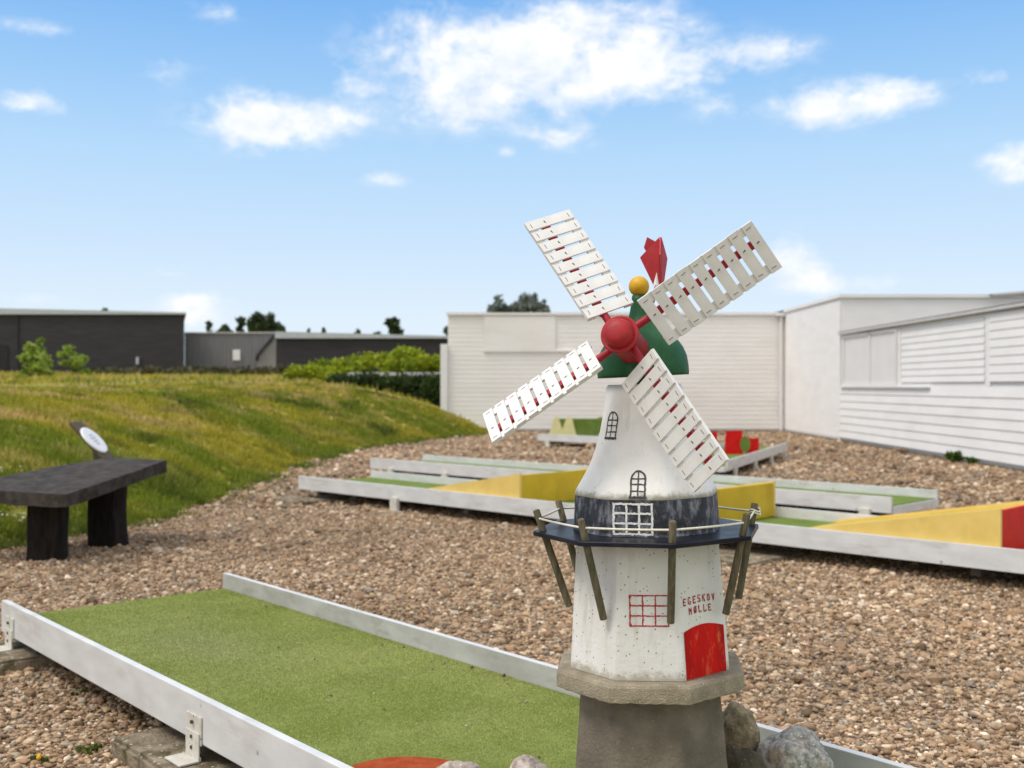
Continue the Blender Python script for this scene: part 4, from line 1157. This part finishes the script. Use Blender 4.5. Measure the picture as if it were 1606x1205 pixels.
# ------------------------------------------------------------------ far trees
def far_tree(label, px, py_top, d, wpx, seed, cols, n=900, pale=False, base_z=None, sparse=False):
    x = (px - 803) / 1700 * d; top = ray(px, py_top, d).z; zb = 2.0 if base_z is None else base_z
    h = top - zb; w = wpx / 1700 * d / 2; g = random.Random(seed); bl = []
    for k in range(26):
        t = g.random() ** .7; rr = w * (1.05 - .5 * t ** 2) * g.uniform(.15, .95)
        an = g.uniform(0, 2 * math.pi); r = w * g.uniform(.26, .42)
        zt = h - w * 1.7 * (rr / w) ** 2 * .5
        bl.append((rr * math.cos(an), rr * math.sin(an) * .8, min(zt - r, h * (.5 + .5 * t) - r), r, r, r * 1.05))
    bl.append((0, 0, h - w * .40, w * .42, w * .4, w * .40))
    tree('tree', label, 'tree', (x, d, zb), h, bl, n, w * .10 + .06, cols, seed, 'trees beyond the buildings')
DG = [(.022, .040, .012), (.04, .065, .02), (.065, .095, .03), (.03, .05, .02)]
GG = [(.10, .13, .115), (.17, .205, .18), (.26, .29, .265), (.13, .16, .14)]
T = [
 ('small round tree at the left end above the grey shed', 327, 503, 84, 17), ('low tree second from the left above the grey shed', 352, 508, 86, 30),
 ('slim tree third from the left above the grey shed', 378, 497, 82, 22), ('tallest dark tree above the grey shed', 405, 489, 80, 44),
 ('dark round tree right of the tallest above the grey shed', 425, 491, 81, 30), ('low tree at the right end above the grey shed', 441, 508, 84, 16),
 ('tiny treetop above the roof of the left dark building', 163, 482, 88, 14), ('tiny round treetop left above the right dark building', 507, 514, 82, 10),
 ('low round treetop in the middle above the right dark building', 561, 516, 84, 14), ('wide low treetop beside the cone shaped tree', 594, 520, 86, 24), ('pale grey green treetop faint over the pale roof edge', 484, 515, 90, 8),
 ('cone shaped tree standing alone above the right dark building', 616, 497, 78, 31), ('dark treetop touching the corner of the white building', 702, 511, 60, 15)]
for i, (lb, px, py, d, w) in enumerate(T): far_tree(lb, px, py, d, w, 40 + i, DG, 1500 if w > 20 else 600)
# the greyish trees over the white wall
def wall_tree(label, d, pxb, blobs, seed, n):
    x = (pxb - 803) / 1700 * d; bl = []
    for px, py, rx, ry in blobs:
        p = ray(px, py, d); bl.append((p.x - x, 0, p.z, rx / 1700 * d, min(rx, ry) / 1700 * d, ry / 1700 * d))
    hh = max(b[2] + b[5] for b in bl)
    tree('tree', label, 'tree', (x, d, -.1), hh, bl, n, .11, GG, seed, 'trees beyond the buildings', .10)
wall_tree('slim grey green treetop over the white back wall, left of the wider one', 46, 785, [(781, 465, 5, 8), (775, 480, 10, 8), (786, 478, 9, 12), (796, 484, 10, 10), (769, 487, 6, 6), (790, 493, 8, 6), (779, 494, 6, 5)], 71, 480)
wall_tree('wide grey green treetop over the white back wall', 47, 832, [(822, 466, 9, 10), (832, 473, 13, 13), (816, 480, 14, 12), (848, 480, 13, 10), (837, 462, 5, 6), (854, 469, 4, 4), (858, 486, 8, 7), (806, 478, 6, 6), (824, 491, 9, 7), (842, 492, 10, 6), (862, 491, 5, 4)], 72, 900)

# small weeds at the bottom left in the gravel
def tuft(label, px, py, r, cols, seed, flower=None):
    d = 1.2 * 1700 / (py - 605); x = (px - 803) / 1700 * d
    root = empty('weed', (x, d, float(gz(x, d)))); prop(root, label, 'weed', 'weeds in the gravel by the front lane')
    g = random.Random(seed)
    leaf_mesh('leaves', [(g.uniform(-r, r), g.uniform(-r, r), r * g.uniform(.15, .6), r * .4, r * .4, r * .3) for _ in range(6)], 130, .010, cols, root, seed)
    if flower:
        v, f = ico(2); P_ = np.array([v * .008 + np.array([g.uniform(-r, r) * .7, g.uniform(-r, r) * .5, r * .9]) for _ in range(2)]).reshape(-1, 3)
        raw_mesh('flower', P_, np.concatenate([f, f + len(v)]), M['ball_yellow'], None, True, root)
WG = [(.07, .10, .02), (.14, .17, .03), (.20, .18, .06)]
tuft('small yellow flowered weed in the gravel at the bottom left corner', 60, 1196, .026, WG, 3, True)
tuft('small mossy weed in the gravel below the white rail', 122, 1092, .020, WG, 4)
tuft('greenish weed in the gravel left of the rough concrete slab', 140, 1180, .030, WG, 5)

# ------------------------------------------------------------------ light and sky
SUN_EL, SUN_AZ = 58.0, -112.0     # azimuth from +Y, clockwise; negative = to the left
sd = Vector((math.sin(R(SUN_AZ)) * math.cos(R(SUN_EL)), math.cos(R(SUN_AZ)) * math.cos(R(SUN_EL)), math.sin(R(SUN_EL))))
sl = bpy.data.lights.new('sun', 'SUN'); sl.energy = 2.1; sl.angle = R(22); sl.color = (1, .93, .84)
so = bpy.data.objects.new('sun', sl); COL.objects.link(so); so.rotation_euler = (-sd).to_track_quat('-Z', 'Y').to_euler(); so.location = sd * 50

W_ = bpy.data.worlds.new('World'); SC.world = W_; W_.use_nodes = True
nt = W_.node_tree; nt.nodes.clear()
wo = nt.nodes.new('ShaderNodeOutputWorld'); bg = nt.nodes.new('ShaderNodeBackground'); nt.links.new(bg.outputs[0], wo.inputs[0])
bg.inputs[1].default_value = .1
sky = nt.nodes.new('ShaderNodeTexSky'); sky.sky_type = 'NISHITA'; sky.sun_disc = False
sky.sun_elevation = R(SUN_EL); sky.sun_rotation = R(SUN_AZ); sky.altitude = 0; sky.air_density = 1; sky.dust_density = .6; sky.ozone_density = 1.2
def mth(op, a, b=None, c=None):
    n = nt.nodes.new('ShaderNodeMath'); n.operation = op
    for s, v in zip(n.inputs, (a, b, c)):
        if v is None: continue
        if isinstance(v, bpy.types.NodeSocket): nt.links.new(v, s)
        else: s.default_value = v
    return n.outputs[0]
tc = nt.nodes.new('ShaderNodeTexCoord'); sp = nt.nodes.new('ShaderNodeSeparateXYZ'); nt.links.new(tc.outputs['Generated'], sp.inputs[0])
AZ = mth('ARCTAN2', sp.outputs[0], sp.outputs[1]); EL = mth('ARCSINE', sp.outputs[2])
# clear-air gradient by elevation, over the Nishita sky
def wr_ramp(src, stops, lo, hi):
    t = mth('DIVIDE', mth('SUBTRACT', src, lo), hi - lo)
    return ramp(nt, t, stops).outputs[0]
grad = wr_ramp(EL, [(0, (.82, .905, .985)), (.14, (.745, .87, .99)), (.30, (.60, .785, .99)), (.45, (.475, .715, .98)), (.58, (.35, .615, .955)), (.76, (.205, .475, .905)), (1., (.13, .37, .82))], 0, R(26))
grad10 = mixc(nt, 1., grad, (9.2, 9.2, 9.2), 'MULTIPLY')
base = mixc(nt, .07, grad10, sky.outputs[0])
BL = [(830, 105, 215, 62, 1.25), (720, 70, 110, 55, .7), (960, 75, 120, 62, .7), (700, 160, 70, 38, .75), (430, 190, 112, 42, 1.0), (400, 200, 60, 30, .5), (1335, 160, 100, 30, 1.05), (1290, 175, 60, 26, .5), (1405, 140, 50, 26, .5),
      (55, 160, 44, 20, .95), (265, 112, 40, 20, .62), (600, 280, 36, 12, .62), (1590, 255, 42, 30, .9), (1245, 405, 52, 36, 1.2), (1320, 445, 70, 16, .8), (290, 485, 70, 26, .85), (255, 428, 34, 10, .7),
      (50, 42, 50, 12, .66), (1552, 122, 34, 15, .72), (1180, 85, 90, 22, .72), (340, 18, 46, 16, .55), (560, 135, 40, 26, .5), (880, 215, 50, 18, .6), (795, 238, 14, 8, .6), (1135, 160, 40, 22, .5), (30, 470, 60, 12, .4)]
tot = None
for px, py, rx, ry, am in BL:
    hyp = math.hypot(1700, px - 803); a0 = math.atan((px - 803) / 1700); e0 = math.atan((605 - py) / hyp)
    dx = mth('DIVIDE', mth('SUBTRACT', AZ, a0), rx * 1.05 / hyp); dy = mth('DIVIDE', mth('SUBTRACT', EL, e0), ry * 1.05 / hyp)
    q = mth('MULTIPLY', mth('EXPONENT', mth('MULTIPLY', mth('ADD', mth('MULTIPLY', dx, dx), mth('MULTIPLY', dy, dy)), -1.0)), am)
    tot = q if tot is None else mth('ADD', tot, q)
cx = nt.nodes.new('ShaderNodeCombineXYZ'); nt.links.new(AZ, cx.inputs[0]); nt.links.new(mth('MULTIPLY', EL, 1.55), cx.inputs[1])
def wnoise(scale, detail, rough, loc=0.0, dist=0.0):
    n = nt.nodes.new('ShaderNodeTexNoise'); n.inputs['Scale'].default_value = scale; n.inputs['Detail'].default_value = detail; n.inputs['Roughness'].default_value = rough; n.inputs['Distortion'].default_value = dist
    mp = nt.nodes.new('ShaderNodeMapping'); mp.inputs['Location'].default_value = (loc, loc * .7, loc * 1.3); nt.links.new(cx.outputs[0], mp.inputs[0]); nt.links.new(mp.outputs[0], n.inputs['Vector'])
    return n.outputs[0]
n1 = wnoise(13, 9, .60, 2.0, .25); n2 = wnoise(36, 9, .66, 5.0, .35)
dens = mth('ADD', mth('ADD', mth('MULTIPLY', mth('MINIMUM', tot, 1.25), .80), mth('MULTIPLY', mth('SUBTRACT', n1, .5), 2.7)), mth('MULTIPLY', mth('SUBTRACT', n2, .5), 1.25))
gate = ramp(nt, tot, [(.07, 0.), (.40, 1.)]).outputs[0]
cl = mth('MULTIPLY', ramp(nt, dens, [(.08, 0.), (.40, .24), (.74, .70), (1.12, 1.)]).outputs[0], gate)
n3 = wnoise(16, 7, .6, 2.06, .2)
ccol = mixc(nt, ramp(nt, n3, [(.34, 0.), (.58, 1.)]).outputs[0], (7.3, 8.0, 9.0), (9.6, 9.6, 9.6))
withcl = mixc(nt, cl, base, ccol)
# bright thin overcast overhead and behind the viewer
ov = wnoise(3.0, 6, .6, 9.0)
ocol = mixc(nt, ramp(nt, ov, [(.3, 0.), (.7, 1.)]).outputs[0], (8.2, 8.2, 8.0), (11.5, 11.3, 10.9))
ovf = wr_ramp(EL, [(0, 0.), (1., 1.)], R(24), R(42))
back = ramp(nt, mth('ADD', mth('MULTIPLY', sp.outputs[1], -.5), .5), [(.42, 0.), (.62, 1.)]).outputs[0]
fac = mth('MULTIPLY', mth('MAXIMUM', ovf, back), .86)
nt.links.new(mixc(nt, fac, withcl, ocol), bg.inputs[0])

# ------------------------------------------------------------------ render settings
SC.view_settings.view_transform = 'Standard'; SC.view_settings.look = 'None'
SC.view_settings.exposure = 0.16; SC.view_settings.gamma = 1.0
SC.cycles.max_bounces = 6; SC.cycles.use_denoising = True
